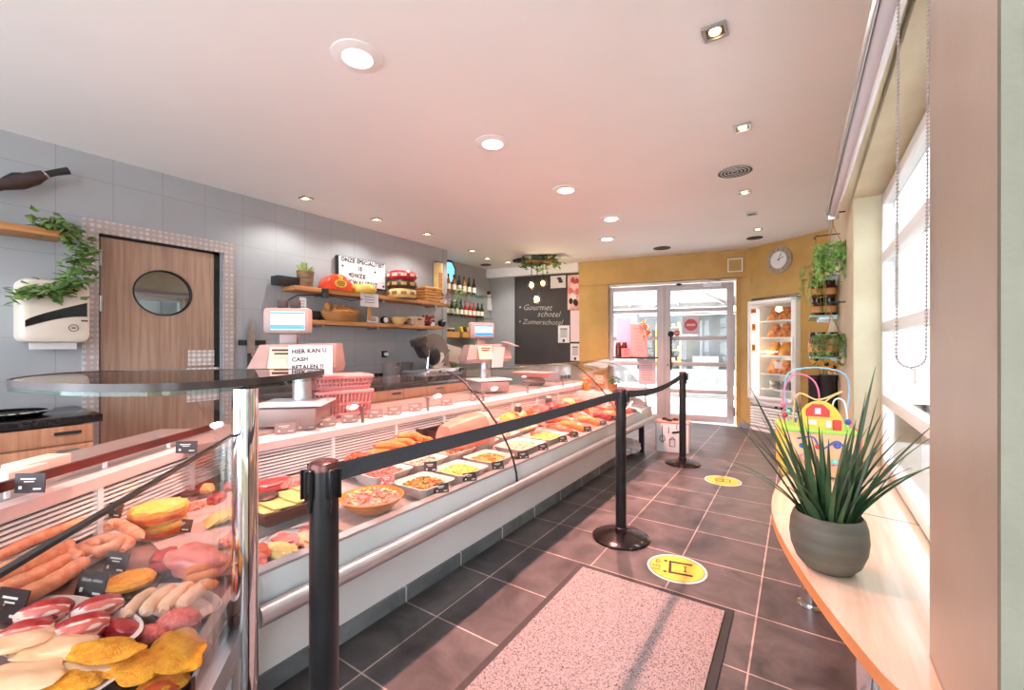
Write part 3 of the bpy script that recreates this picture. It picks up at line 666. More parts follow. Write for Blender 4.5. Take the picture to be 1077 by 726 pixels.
t = thing('door_mat', 'speckled grey textile door mat with dark rubber border on the floor', 'door mat', (-.64, 1.42, 0))
b = MB(); b.box((0, -.02, .003), (.79, 1.72, .006)); b.build('rubber_border', m_black, t)
m_mat = M('speckled_textile', (166, 152, 152), .95, c2=(88, 78, 80), scale=210, bump=.6, bscale=260, contrast=(.52, .64), detail=1)
b = MB(); b.box((0, -.02, .008), (.72, 1.64, .008)); b.build('textile', m_mat, t)
def floor_sticker(x, y, label, s, detail):
    t = thing('distance_sticker', label, 'floor sticker', (x, y, 0), math.radians(12), 'yellow keep-distance floor stickers')
    b = MB(); b.lathe([(0, 0), (.152 * s, 0), (.152 * s, .002), (0, .002)], n=48); b.build('dark_ring', M('sticker_ring', (70, 54, 30), .6), t)
    b = MB(); b.lathe([(.146 * s, .0022), (.158 * s, .0022), (.158 * s, .0012), (.146 * s, .0012)], n=48); b.build('white_rim', m_whitepaint, t)
    b = MB(); b.lathe([(0, .002), (.142 * s, .002), (.142 * s, .0032), (0, .0032)], n=48); b.build('yellow_disc', m_yellow, t)
    q = MB(); w = .018 * s if detail else .008 * s
    if detail:
        q.box((.02 * s, .062 * s, .0038), (.125 * s, w, .001)); q.box((.02 * s, -.062 * s, .0038), (.125 * s, w, .001)); q.box((-.035 * s, .0, .0038), (.014 * s, .10 * s, .001)); q.box((.045 * s, 0, .0038), (.006 * s, .06 * s, .001))
        for e in (1, -1): q.lathe([(0, .0033), (.010 * s, .0033), (.010 * s, .0043), (0, .0043)], (-.035 * s - .025 * s, e * .062 * s, 0), n=12); q.box((.045 * s, e * .028 * s, .0038), (.018 * s, .006 * s, .001))
    else:
        for cx in (-.03, .03): 
            q.box((cx * s, .035 * s, .0038), (.06 * s, w, .001)); q.box((cx * s, -.035 * s, .0038), (.06 * s, w, .001))
        for cx in (-.06, 0, .06): q.box((cx * s, 0, .0038), (w, .07 * s, .001))
    q.build('pictogram', m_ink, t)
    if detail: lettering('lettering', '1,5 m', .058 * s, m_ink, t, Matrix.Translation((-.105 * s, 0, .0045)) @ Matrix.Rotation(math.radians(90), 4, 'Z'), world=False)
floor_sticker(-.562, 2.515, 'round yellow keep-distance floor sticker reading 1,5 m beside the mat', 1.0, True)
floor_sticker(-.568, 4.375, 'round yellow floor sticker farther down the aisle, with thin line pictogram', .98, False)

# printed carton next to the counter end
t = thing('printed_box', 'white carton box printed with hanging kitchen tools beside the counter end', 'box', (-1.23, 5.33, 0), math.radians(8))
b = MB(); b.box((0, 0, .17), (.36, .26, .34), bev=.004); b.build('carton', m_white, t)
b = MB(); b.box((0, 0, .345), (.37, .27, .012)); b.build('rim', M('box_rim', (206, 150, 138), .6), t)
b = MB()
for x, y in ((-.1, .03), (-.04, -.04), (.02, .03)): b.ball((x, y, .36), (.035, .03, .02), 2, .2)
b.build('contents', m_soil, t)
b = MB(); b.box((-.181, 0, .17), (.004, .262, .33)); b.build('dark_edge', m_black, t)
b = MB()
def stroke(pts, r=.004): b.tube([(x, -.132, z) for x, z in pts], r, 5)
stroke([(-.11, .31), (-.11, .20)]); stroke([(-.14, .14), (-.13, .19), (-.09, .19), (-.08, .14), (-.11, .11), (-.14, .14)]); stroke([(-.11, .20), (-.11, .11)])
stroke([(.0, .23), (.09, .25)], .012); stroke([(.09, .25), (.14, .30)]); stroke([(-.03, .07), (-.03, .15), (.03, .15), (.03, .07), (-.03, .07)]); stroke([(-.03, .15), (.0, .18), (.03, .15)])
stroke([(.09, .06), (.09, .13), (.13, .13), (.13, .06), (.09, .06)]); stroke([(.11, .13), (.11, .18)]); stroke([(.05, .33), (.05, .27)]); stroke([(-.04, .30), (-.04, .22)])
b.build('printed_tools', m_ink, t)
b = MB(); b.ball((0, 0, .085), (.12, .15, .085), 3, .35, 3, seed=4); tag(b.build('plastic_bag', M('white_film_bag', (226, 222, 226), .4, c2=(206, 200, 206), scale=14), None, (-1.60, 4.86, 0)), 'crumpled white plastic bag on the floor under the counter end', 'bag')

# ------------------------------------------------------------------ food builders
def dk(u, v, corner=False, dz=0):            # a point on the counter's deck
    Z = .52
    for _ in range(12):
        p = at(u, v, Z); Z = (dz_corner(p) if corner else dz_main(p.x)) + dz
    return Vector((p.x, p.y, Z))
def sausage(name, label, pts, r, m, cat='sausage', group=None, tips=True, n=12):
    pts = [Vector(p) for p in pts]; k = 14; out = []
    seg = len(pts) - 1
    for i in range(k + 1):                    # smooth resample
        t = i / k * seg; a = min(int(t), seg - 1); f = t - a
        p0, p1, p2, p3 = pts[max(a - 1, 0)], pts[a], pts[a + 1], pts[min(a + 2, seg)]
        out.append(.5 * ((2 * p1) + (-p0 + p2) * f + (2 * p0 - 5 * p1 + 4 * p2 - p3) * f * f + (-p0 + 3 * p1 - 3 * p2 + p3) * f ** 3))
    c = out[len(out) // 2].copy()
    rr = [max(r * (1 - abs(2 * i / k - 1) ** 7) ** .5 * (1 + .05 * math.sin(i * 1.9)), r * .12) for i in range(k + 1)]
    b = MB(); b.tube([p - c for p in out], rr, n)
    o = b.build(name, m, None, c); tag(o, label, cat, group)
    if tips:
        q = MB()
        for e, s in ((out[0], out[0] - out[1]), (out[-1], out[-1] - out[-2])): q.cyl(e - c, e - c + s.normalized() * r * .55, r * .22, r * .10, 6)
        q.build('knotted_end', m, o)
    return o
def blob(name, label, c, d, m, cat, amp=.18, freq=2.2, rot=0, seed=0, sub=3, group=None, tilt=None):
    b = MB(); Rm = Matrix.Rotation(rot, 4, 'Z')
    if tilt: Rm = Rm @ Matrix.Rotation(tilt, 4, 'Y')
    b.ball((0, 0, 0), d, sub, amp, freq, Rm, seed); return tag(b.build(name, m, None, c), label, cat, group)
def dish(name, label, c, L, Wd, h, rz, m=None, cat='dish', tilt=0):
    m = m or m_dish; b = MB(); n = 40
    def lp(k, z): return [Vector((k * L / 2 * abs(math.cos(a)) ** .75 * (1 if math.cos(a) > 0 else -1), k * Wd / 2 * abs(math.sin(a)) ** .75 * (1 if math.sin(a) > 0 else -1), z)) for a in [2 * math.pi * i / n for i in range(n)]]
    b.loft([lp(.80, 0), lp(1, h * .92), lp(1.01, h), lp(.975, h), lp(.80, .006)])
    return tag(b.build(name, m, None, c, rz), label, cat)
def bowl(name, label, c, w, d, h, rz, m=None, cat='bowl', taper=.68, rnd=.03):
    b = MB(); m = m or m_dish
    b.loft([rrect(w * taper, d * taper, rnd * taper, 0), rrect(w, d, rnd, h * .96), rrect(w * 1.03, d * 1.03, rnd, h), rrect(w * .96, d * .96, rnd * .95, h), rrect(w * taper * .97, d * taper * .97, rnd * taper, .008)])
    return tag(b.build(name, m, None, c, rz), label, cat)
def tray(name, label, c, w, d, h, rz, m=None, cat='tray'): return bowl(name, label, c, w, d, h, rz, m or m_darkbin, cat, .94, .012)
def heap(name, label, c, w, d, h, rz, m, bits, cat='salad', nb=70, bs=.007, seed=0, sq=True):
    rr = random.Random(seed * 7 + 3); b = MB(); nn = 26; rings = 7; loops = []
    for j in range(rings + 1):
        k = 1 - j / rings; lp = []
        for i in range(nn):
            a = 2 * math.pi * i / nn; ca, sa = math.cos(a), math.sin(a); e = .55 if sq else 1
            x = k * w / 2 * abs(ca) ** e * (1 if ca > 0 else -1); y = k * d / 2 * abs(sa) ** e * (1 if sa > 0 else -1)
            lp.append(Vector((x, y, h * (1 - k * k) + .006 * noise.noise(Vector((x * 40, y * 40, seed))))))
        loops.append(lp)
    b.loft(loops); o = b.build(name, m, None, c, rz); tag(o, label, cat, kind='stuff')
    for bi, bm_ in enumerate(bits):
        q = MB()
        for i in range(nb // len(bits)):
            a = rr.uniform(0, 6.28); k = rr.random() ** .5 * .86; e = .55 if sq else 1; ca, sa = math.cos(a), math.sin(a)
            x = k * w / 2 * abs(ca) ** e * (1 if ca > 0 else -1); y = k * d / 2 * abs(sa) ** e * (1 if sa > 0 else -1)
            q.ball((x, y, h * (1 - k * k) + bs * .3), (bs * rr.uniform(.6, 1.6), bs * rr.uniform(.5, 1.1), bs * rr.uniform(.4, .9)), 1, 0, 1, rr.uniform(0, 6))
        q.build('topping', bm_, o)
    return o
def card(c, rz, label, w=.085, h=.055, m=None, txt=None, tilt=18, lines=(.5, .34), zoff=0):
    t = thing('price_card', label, 'price card', c, rz, None)
    A = Matrix.Rotation(math.radians(-tilt), 4, 'X')       # card face looks along local -Y
    b = MB(); b.box((0, 0, h / 2), (w, .003, h)); b.box((0, .012, .006), (w * .4, .024, .003)); b.xform(A); b.build('card_plate', m or m_tag, t)
    if txt:
        lettering('lettering', txt, h * .2, m_whiteink, t, A @ basis((0, -.0022, h * .66), (1, 0, 0), (0, 0, 1)), world=False)
    q = MB()
    if not txt:
        q.box((-w * .05, -.002, h * .72), (w * lines[0], .001, h * .07)); q.box((-w * .02, -.002, h * .58), (w * lines[1], .001, h * .05))
    q.box((w * .26, -.002, h * .2), (w * .26, .001, h * .08)); q.box((-w * .3, -.002, h * .28), (w * .1, .001, h * .16)); q.xform(A); q.build('print', m_whiteink, t)
    return t
FACE = TH                                     # card yaw that looks back along the aisle towards the entrance of the corner
def tub(name, c, label, r, h, m, lidm, cat='tub', group=None):
    t = thing(name, label, cat, c, 0, group)
    b = MB(); b.lathe([(r * .86, 0), (r, h * .9), (r, h * .92), (0, h * .92)], n=28); b.build('body', m, t)
    b = MB(); b.lathe([(r * 1.04, h * .84), (r * 1.06, h), (r * .94, h), (r * .92, h * .95), (0, h * .95), ], n=28); b.build('rim', lidm, t)
    return t

# ------------------------------------------------------------------ food in the corner section
aD = math.atan2(D1.y, D1.x)                   # direction of the corner front
aR = math.atan2(RD.y, RD.x)
def cs(u, v, dz=0): return dk(u, v, True, dz)
c0 = cs(70, 592); o = tray('sausage_tray', 'long pale tray of thick raw sausages along the grille in the corner', c0 + Vector((-.03, .0, 0)), .62, .26, .035, aR, m_dish)
def sline(n, la, pix, r, m, dz=.03, grp=None, cat='sausage'):
    return sausage(n, la, [cs(u, v, dz + e) for u, v, e in pix], r, m, cat, grp)
sline('raw_sausage', 'long thin raw sausage lying highest against the air grille', [(-10, 590, .05), (40, 566, .055), (95, 546, .05)], .017, m_sausage)
sline('raw_sausage', 'thick raw sausage, upper one of the three at the left edge of the long tray', [(-20, 612, .045), (30, 592, .05), (66, 577, .045)], .026, m_sausage)
sline('raw_sausage', 'thick raw sausage, middle one of the three at the left edge of the long tray', [(-5, 624, .02), (40, 605, .02), (76, 585, .02)], .023, m_sausage)
sline('raw_sausage', 'thick raw sausage, lowest of the three, nearest the black price card', [(10, 634, .015), (55, 613, .015), (91, 590, .015)], .023, m_sausage)
sline('raw_sausage', 'short curved raw sausage between the thick ones and the coiled ring', [(72, 572, .03), (72, 582, .03), (86, 588, .02)], .019, m_sausage)
cc = cs(108, 578, .035); pts = []
for i in range(15):
    a = i / 14 * 4.6 * math.pi / 1.35 + .5; rad = .082 - .0040 * i; pts.append(cc + Vector((rad * math.cos(a), rad * .8 * math.sin(a), .0015 * i)))
b = MB(); b.tube([p - cc for p in pts], [.008] + [.021] * 13 + [.008], 10); tag(b.build('coiled_sausage', m_sausage, None, cc), 'raw sausage coiled into a ring at the right end of the long tray', 'sausage')
sline('raw_sausage', 'pale raw sausage behind the coiled ring, below the yellow tubs', [(112, 556, .03), (125, 552, .035), (150, 566, .03)], .02, m_sausage)
p = cs(107, 556, .0); tb = tub('green_rimmed_tub', p + Vector((-.06, .06, 0)), 'yellow tub with green rim, lower of the stack by the grille', .062, .075, m_cheeseyel, m_green)
m_dkgreen = M('deep_green', (46, 110, 56), .4)
for ch in tb.children: 
    if ch.name.startswith('rim'): ch.data.materials[0] = m_dkgreen
dup(tb, tb.location + Vector((0, 0, .078)), None, 'yellow tub with green rim, upper of the stack by the grille')
# golden pies
def pie(c, r, h, label):
    t = thing('golden_pie', label, 'pie', c)
    b = MB(); b.lathe([(r * .86, 0), (r, h * .6), (r * 1.0, h * .85), (r * .9, h), (0, h * .96)], n=30); b.build('crust', m_pie, t)
    b = MB(); b.ball((0, 0, h * .95), (r * .86, r * .86, h * .16), 3, .4, 5, seed=3); b.build('filling', m_egg, t)
    b = MB(); b.lathe([(r * .985, h * .2), (r * 1.012, h * .45), (r * .985, h * .62)], n=30); b.build('red_layer', m_marinated, t)
    return t
p = cs(168, 562); pie(p, .085, .055, 'golden pie with red filling, lower of the two stacked by the grille')
pie(p + Vector((-.005, .0, .058)), .092, .05, 'golden pie with egg topping, upper of the two stacked by the grille')
# joint of pork
t = thing('pork_joint', 'large pink pork joint with exposed red cut in the middle of the corner', 'meat joint', cs(200, 592, .045))
b = MB(); b.ball((.01, .01, 0), (.12, .062, .048), 4, .3, 1.8, aD + .9, 5); b.build('rind', m_pork, t)
b = MB(); b.ball((-.105, -.03, -.008), (.040, .045, .036), 3, .4, 3, .4, 8); b.ball((-.06, -.06, -.018), (.05, .022, .022), 3, .3, 3, .6, 2); b.build('cut_face', m_redmeat, t)
# breaded burgers
p = cs(137, 624); tray('crumb_burger_tray', 'shallow brown tray under the single round breaded burger', p, .15, .13, .022, aD)
b = MB(); b.lathe([(.03, 0), (.056, .004), (.060, .014), (.052, .024), (0, .027)], n=36); tag(b.build('breaded_burger', m_crumb, None, p + Vector((0, 0, .022))), 'single round orange breaded burger in the middle of the corner', 'burger')
m_bacon = M('striped_bacon', (244, 218, 206), .35, c2=(214, 104, 92), scale=62, stretch=(.12, 1, 1.2), coat=.3, contrast=(.50, .58), detail=1)
# bacon wraps
p = cs(62, 672); dish('bacon_dish', 'oval white dish holding the bacon wrapped meat rolls', p + Vector((0, 0, 0)), .46, .20, .03, aD + .95)
for i, (u, v, la, s) in enumerate([(47, 645, 'red meat roll wrapped in bacon, upper left of four on the oval dish', 1), (104, 640, 'red meat roll wrapped in bacon, upper right of four, beside the breaded burger', .95),
        (27, 668, 'red meat roll wrapped in bacon, lower left of four, above the chicken fillets', 1), (84, 662, 'red meat roll wrapped in bacon, lower right of four on the oval dish', 1.05)]):
    t = thing('bacon_roll', la, 'meat roll', cs(u, v, .045), 1.0 + .22 * (i % 2))
    b = MB(); b.ball((0, 0, 0), (.054 * s, .036 * s, .031 * s), 4, .14, 2, None, i); b.build('meat', m_redmeat, t)
    b = MB(); g = []
    for a in range(9):
        an = math.radians(128 + 112 * a / 8); row = []
        for q in range(13):
            tt = -.93 + 1.86 * q / 12; rr_ = math.sqrt(max(1 - tt * tt, .02)) ; wob = .0012 * math.sin(q * 1.7 + a)
            row.append(b.bm.verts.new(Vector((.056 * s * tt, (.0380 * s + wob) * rr_ * math.cos(an), (.0330 * s + wob) * rr_ * math.sin(an) + .003))))
        g.append(row)
    for a in range(8):
        for q in range(12): b.bm.faces.new((g[a][q], g[a][q + 1], g[a + 1][q + 1], g[a + 1][q]))
    b.build('bacon_wrap', m_bacon, t)
# chicken fillets
p = cs(45, 712); dish('fillet_dish', 'oval white dish with pale chicken fillets at the bottom left', p, .40, .18, .025, aD + .95)
for i, (u, v, dz, la, sz) in enumerate([(18, 672, .055, 'flat pale chicken fillet, upper left on the oval dish', (.075, .05, .012)), (62, 682, .050, 'long pale chicken fillet lying on top across the oval dish', (.10, .042, .014)),
        (66, 706, .036, 'narrow chicken fillet along the right rim of the oval dish', (.10, .026, .012)), (12, 716, .04, 'chicken fillet at the bottom left corner under the long one', (.09, .05, .014))]):
    b = MB(); b.ball((0, 0, 0), sz, 4, .35, 1.6, aD + 1.35, i + 20); tag(b.build('chicken_fillet', m_chicken, None, cs(u, v, dz)), la, 'chicken fillet')
# schnitzels
p = cs(150, 722); tray('schnitzel_tray', 'shallow tray under the orange breaded schnitzels', p + Vector((0, -.01, -.0)), .34, .20, .02, aD + .35)
for i, (u, v, dz, la, sz, rz) in enumerate([(112, 684, .075, 'orange breaded schnitzel on top at the left of the pile', (.075, .038, .013), 1.15), (186, 686, .055, 'large lumpy orange breaded schnitzel at the right by the glass', (.088, .05, .017), .5),
        (140, 700, .045, 'orange breaded schnitzel in the middle under the top one', (.08, .045, .014), .8), (76, 712, .035, 'orange breaded schnitzel at the left end beside the fillet dish', (.075, .04, .014), 1.1), (175, 712, .03, 'orange breaded schnitzel lowest at the front of the pile', (.07, .045, .012), .3)]):
    b = MB(); b.ball((0, 0, 0), sz, 4, .32, 1.7, aD + rz, i + 31); tag(b.build('breaded_schnitzel', m_crumb, None, cs(u, v, dz)), la, 'schnitzel')
# minced meat and white sausages
for i, (u, v, la, sz) in enumerate([(188, 655, 'coarse red minced patty by the glass front', (.055, .042, .03)), (128, 662, 'smooth dark red sausage meat roll beside the bacon wraps', (.075, .026, .022)), (158, 668, 'small red minced roll between two others', (.04, .026, .022))]):
    b = MB(); b.ball((0, 0, 0), sz, 4, .16, 3, aD + 1.0, i + 50); tag(b.build('minced_patty' if i != 1 else 'meat_roll', m_mince if i != 1 else m_redmeat, None, cs(u, v, .03)), la, 'minced meat')
p = cs(185, 640); dish('white_sausage_dish', 'oval white dish under the pale sausages', p + Vector((-.0, .0, 0)), .30, .13, .022, aD + .9)
for i, (x0, la) in enumerate([(140, 'leftmost'), (160, 'second from the left'), (178, 'third from the left'), (197, 'rightmost')]):
    sline('pale_sausage', 'pale white sausage, %s of four beside the red minced patty' % la, [(x0 - 8, 648 - i * 3, .025), (x0 + 6, 632 - i * 2, .03), (x0 + 22, 622 - i * 3, .025)], .019 if i else .015, m_palesausage)
for i, (v, la) in enumerate([(598, 'top'), (607, 'middle'), (618, 'bottom')]):
    sline('orange_sausage', 'short orange sausage, %s one of the three under the small black card' % la, [(195, v + 4, .03), (212, v, .034), (228, v - 4, .03)], .014, m_frank)
# charcuterie at the right of the corner
p = cs(232, 560); tray('charcuterie_board', 'brown board under the sliced meats and cheese near the chrome post', p, .36, .26, .015, aR)
for i, (u, v, dz, la, sz, m) in enumerate([(205, 534, .03, 'small pile of dark red salami slices near the pies', (.04, .035, .02), m_salami), (228, 526, .04, 'pile of red air dried meat near the chrome post', (.055, .035, .028), m_redmeat),
        (243, 512, .05, 'pale pink meat piece behind the air dried meat', (.045, .03, .03), m_pork), (245, 568, .03, 'raw ham piece with red centre in front of the cheese', (.06, .04, .022), m_salami), (218, 515, .045, 'yellowish cured piece at the back by the grille corner', (.035, .03, .025), m_cheese)]):
    blob('cured_meat', la, cs(u, v, dz), sz, m, 'cured meat', .35, 2.6, aD, 60 + i)
t = thing('cheese_slices', 'fan of yellow herb cheese slices standing by the chrome post', 'cheese', cs(238, 547, .03), aD + 2.1)
for k in range(5):
    b = MB(); b.box((-.05 + .025 * k, 0, .012 + .004 * k), (.055, .10, .004), Matrix.Rotation(-.5, 4, 'Y'), .001); b.build('slice', m_cheese, t)
for i, (u, v, la) in enumerate([(232, 590, 'stack of pink paper wrapped slices at the front right of the corner')]):
    t = thing('wrapped_slices', la, 'packaged meat', cs(u, v, .012), aD)
    b = MB(); b.box((0, 0, 0), (.20, .14, .02), bev=.006); b.build('slices', m_hamfat, t); b = MB(); b.box((0, -.0, .014), (.21, .15, .006), bev=.002); b.build('film', m_plasticclear, t)
# price cards of the corner
card(cs(92, 630, .005) , TH - .2, 'black price card reading blinde vinken in front of the thick sausages', .10, .07, m_tagblack, 'blinde vinken')
card(cs(119, 604, .01), TH - .2, 'dark price card partly behind the blinde vinken card', .085, .06, m_tag)
card(cs(4, 655, .01), TH - .2, 'large dark price card cut off at the left edge of the picture', .10, .075, m_tag)
card(cs(117, 545, .06), TH - .25, 'black price card in front of the yellow tubs', .085, .05, m_tagblack)
card(cs(181, 545, .03), TH - .35, 'reddish brown price card leaning on the golden pies', .085, .04, m_tag)
card(cs(188, 560, .02), TH - .1, 'grey brown price card under the golden pies', .095, .045, m_tag)
card(cs(203, 604, .03), TH - .1, 'small black price card above the orange sausages', .06, .055, m_tagblack)
p = at(31, 519, .80); card(p, TH + .1, 'dark red price card hanging on the back rail at the left edge', .085, .06, m_tag, None, 4)
p = at(196, 477, .80); card(p, TH + .1, 'dark price card hanging on the back rail near the service door', .085, .05, m_tag, None, 4)
t = thing('clear_container', 'clear plastic container of browned meat at the bottom edge', 'container', cs(165, 744), aD)
b = MB(); b.loft([rrect(.15, .10, .015, 0), rrect(.17, .12, .015, .045), rrect(.165, .115, .015, .045), rrect(.145, .095, .015, .004)]); b.build('tub', m_plasticclear, t)
b = MB(); b.ball((0, 0, .024), (.06, .04, .018), 3, .3, 3, seed=9); b.build('contents', m_marinated, t)
for i, (u, v, z, w, la) in enumerate([(52, 497, .80, .16, 'flat cream paper box on the back worktop behind the card rail'), (30, 506, .80, .13, 'second cream paper box farther left on the back worktop')]):
    b = MB(); b.box((0, 0, .02), (w, .09, .05 - .01 * i), bev=.003); tag(b.build('paper_box', M('cream_card', (206, 196, 184), .8), None, at(u, v, .79) + Vector((-.06, -.02, 0)), aR), la, 'box')

# ------------------------------------------------------------------ food along the straight counter: front row
def fr(u, v, dz=0): return dk(u, v, False, dz)
t = thing('deli_platter', 'clear lidded platter of mixed cold cuts behind the nearest barrier post', 'platter', fr(300, 582), math.pi / 2)
b = MB(); b.loft([rrect(.34, .22, .03, 0), rrect(.38, .26, .03, .03), rrect(.37, .25, .03, .03), rrect(.33, .21, .03, .004)]); b.build('tray', m_steel, t)
for k, m in enumerate((m_salami, m_marinated, m_cheese, m_pork, m_chicken, m_salami)):
    b = MB(); b.ball((-.13 + .052 * k, -.02 + .05 * (k % 2), .025), (.045, .07, .022), 3, .4, 4, seed=k); b.build('cold_cuts', m, t)
b = MB(); b.ball((0, 0, .012), (.17, .11, .055), 4, .16, 5, seed=1); b.build('film_cover', m_plasticclear, t)
p = fr(300, 545); tray('cheese_tray', 'dark tray with slanted layer of sliced cheese behind the platter', p + Vector((-.03, .02, .02)), .30, .26, .05, math.pi / 2)
t = thing('sliced_cheese', 'slanted layer of yellow herb cheese slices on the dark tray', 'cheese', p + Vector((-.03, .02, .065)), math.pi / 2)
for k in range(6): b = MB(); b.box((-.11 + .045 * k, 0, .004 * (k % 2)), (.07, .20, .006), Matrix.Rotation(.12, 4, 'Y'), .001); b.build('slice', m_cheese, t)
blob('dark_sausage_slices', 'dark brown smoked slices lying on the cheese tray', p + Vector((-.10, -.04, .08)), (.05, .06, .012), m_darkbin, 'cured meat', .3, 3)
for i, (u, v, la) in enumerate([(284, 512, 'long red beef slab beside the grille, left of two'), (322, 506, 'red beef slab beside the grille, right of two')]):
    blob('beef_slab', la, fr(u, v, .05), (.06, .13, .035), m_redmeat if i == 0 else m_salami, 'beef', .2, 2, 0, 70 + i)
for i, u in enumerate((262, 278)): pass
p = Vector((-1.60, 1.255, dz_main(-1.60) + .002)); b = MB(); b.lathe([(.07, 0), (.11, .03), (.142, .066), (.136, .068), (.105, .036), (0, .012)], n=40); tag(b.build('orange_bowl', m_orangebowl, None, p), 'round orange bowl of mixed salad beside the nearest barrier post', 'bowl')
heap('layered_salad', 'red onion and vegetable salad in the round orange bowl', p + Vector((0, 0, .050)), .255, .255, .032, 0, m_purple, [m_greenmix, m_creamsalad, m_salami, m_cheese], nb=110, bs=.009, seed=1, sq=False)
front = [(-1.575, 1.555, .23, m_greenmix, (m_greenmix, m_dkgreen, m_cheeseyel, m_marinated), 'vegetable salad in the white square bowl next to the orange bowl', 'white square bowl of green vegetable salad next to the orange bowl'),
    (-1.575, 1.83, .24, m_egg, (m_egg, m_cheese, m_cheeseyel), 'yellow egg salad in the second white square bowl', 'white square bowl of yellow egg salad, second in the front row'),
    (-1.585, 2.12, .24, m_carrot, (m_carrot, m_frank), 'orange grated carrot in the third white square bowl', 'white square bowl of grated carrot, third in the front row'),
    (-1.60, 2.50, .25, m_creamsalad, (m_creamsalad, m_chicken), 'smooth cream salad in the wide bowl at the first glass joint', 'wide white bowl of smooth cream salad at the first glass joint'),
    (-1.60, 2.86, .25, m_egg, (m_egg, m_cheeseyel, m_creamsalad), 'yellow topped salad in the bowl just past the glass joint', 'wide white bowl of yellow topped salad just past the first glass joint')]
for i, (x, y, w, m, bits, la, lb) in enumerate(front):
    wy_ = w * (1 if i < 3 else 1.3); p = Vector((x, y, dz_main(x) + .002)); bowl('salad_bowl', lb, p, w, wy_, .062, 0, taper=.72)
    heap('salad', la, p + Vector((0, 0, .040)), w * .86, wy_ * .86, .026, 0, m, list(bits), nb=110, bs=.0075, seed=i + 5)
second = [(-1.83, 1.50, m_mince, (m_salami, m_mince), 'pinkish meat salad in the bowl behind the orange bowl', 'white bowl of pinkish meat salad behind the orange bowl'),
    (-1.83, 1.77, m_creamsalad, (m_creamsalad, m_pork), 'cream coloured salad in the second bowl of the rear row', 'white bowl of cream salad behind the green vegetable bowl'),
    (-1.83, 2.04, m_palesausage, (m_greenmix, m_creamsalad, m_marinated), 'pale salad with coloured bits behind the egg salad', 'white bowl of pale speckled salad behind the egg salad'),
    (-1.84, 2.31, m_creamsalad, (m_palesausage, m_purple), 'pale salad with dark bits behind the carrot bowl', 'white bowl of pale salad behind the carrot bowl'),
    (-1.85, 2.60, m_chicken, (m_creamsalad, m_marinated), 'pale pink salad at the first glass joint, rear row', 'white bowl of pale pink salad at the first glass joint, rear row'),
    (-1.86, 2.89, m_cheese, (m_egg, m_carrot), 'golden salad in the last bowl of the rear row', 'white bowl of golden salad, last of the rear row')]
for i, (x, y, m, bits, la, lb) in enumerate(second):
    p = Vector((x, y, dz_main(x) + .002)); bowl('salad_bowl', lb, p, .235, .245, .065, 0, taper=.72)
    heap('salad', la, p + Vector((0, 0, .043)), .20, .21, .026, 0, m, list(bits), nb=80, bs=.009, seed=i + 15)
# rear row
p = fr(377, 499, .0); tray('marinated_tray', 'steel tray of orange marinated strips by the grille', p + Vector((0, 0, .02)), .20, .22, .03, 0, m_dish)
heap('marinated_strips', 'heap of red orange marinated meat strips beside the smoked sausages', p + Vector((0, 0, .045)), .19, .2, .06, 0, m_marinated, [m_marinated, m_packred], 'marinated meat', 60, .014, 33, False)
p = fr(425, 481, .0); dish('frankfurter_dish', 'oval white dish of orange smoked sausages by the grille', p + Vector((0, 0, .02)), .42, .24, .035, math.pi / 2)
k = 0
names = ['bottom left', 'bottom, second from the left', 'bottom, third from the left', 'bottom, fourth from the left', 'bottom right', 'upper left', 'upper, second from the left', 'upper right', 'single top']
for row, (n, z) in enumerate(((5, .05), (3, .083), (1, .112))):
    for i in range(n):
        y = p.y - .16 + (.32 * i / max(n - 1, 1) if n > 1 else .2); y = y if row == 0 else (p.y - .10 + .11 * i if row == 1 else p.y + .07)
        sausage('smoked_sausage', 'orange smoked sausage, %s in the pile on the oval dish' % names[k], [(p.x - .10, y - .045, p.z + z), (p.x, y + .02, p.z + z + .006), (p.x + .10, y - .02 + .05 * (k % 2), p.z + z)], .022, m_frank, 'sausage', 'smoked sausages on the oval dish'); k += 1
for i, (u, v, la) in enumerate([(447, 462, 'brown rectangular metal bin behind the smoked sausages'), (470, 466, 'brown metal bin in front of the cooked ham')]):
    p = fr(u, v); tray('metal_bin', la, p + Vector((0, 0, .0)), .20, .26, .10, 0)
    blob('pate_block', ['dark brown pate block in the rear metal bin', 'dark brown pate block in the bin before the ham'][i], p + Vector((0, 0, .05)), (.075, .10, .03), m_darkbin, 'pate', .12, 3, 0, i)
t = thing('cooked_ham', 'big block of cooked pink ham with paler rind face', 'ham', fr(489, 457, .135), math.radians(-4))
b = MB(); loops = []
for k in range(9):
    y = -.19 + .32 * k / 8; s = (1 - .35 * (1 - k / 8) ** 2); loops.append([Vector((p.x * s, y + .03 * p.y, .0 + p.y * s)) for p in [Vector((.105 * math.cos(a) * (1 + .10 * math.cos(2 * a)), .135 * math.sin(a) * (1 - .10 * math.cos(4 * a)))) for a in [2 * math.pi * j / 24 for j in range(24)]]])
b.loft(loops); b.build('ham_body', m_ham, t)
b = MB(); b.loft([[Vector((v.x * 1.0, v.y + (0 if q == 0 else .06), v.z)) for v in loops[-1]] for q in (0, 1)]); b.build('rind_face', m_hamfat, t)
mm = [m_pork, m_marinated, m_salami, m_chicken, m_packorange, m_redmeat, m_ham, m_pie, m_mince, m_cheese]
nm = ['pink pork piece', 'orange marinated piece', 'speckled salami piece', 'pale chicken piece', 'orange wrapped piece', 'dark red beef piece', 'pink ham piece', 'golden pastry piece', 'coarse red mince piece', 'pale yellow cheese piece']
k = 0
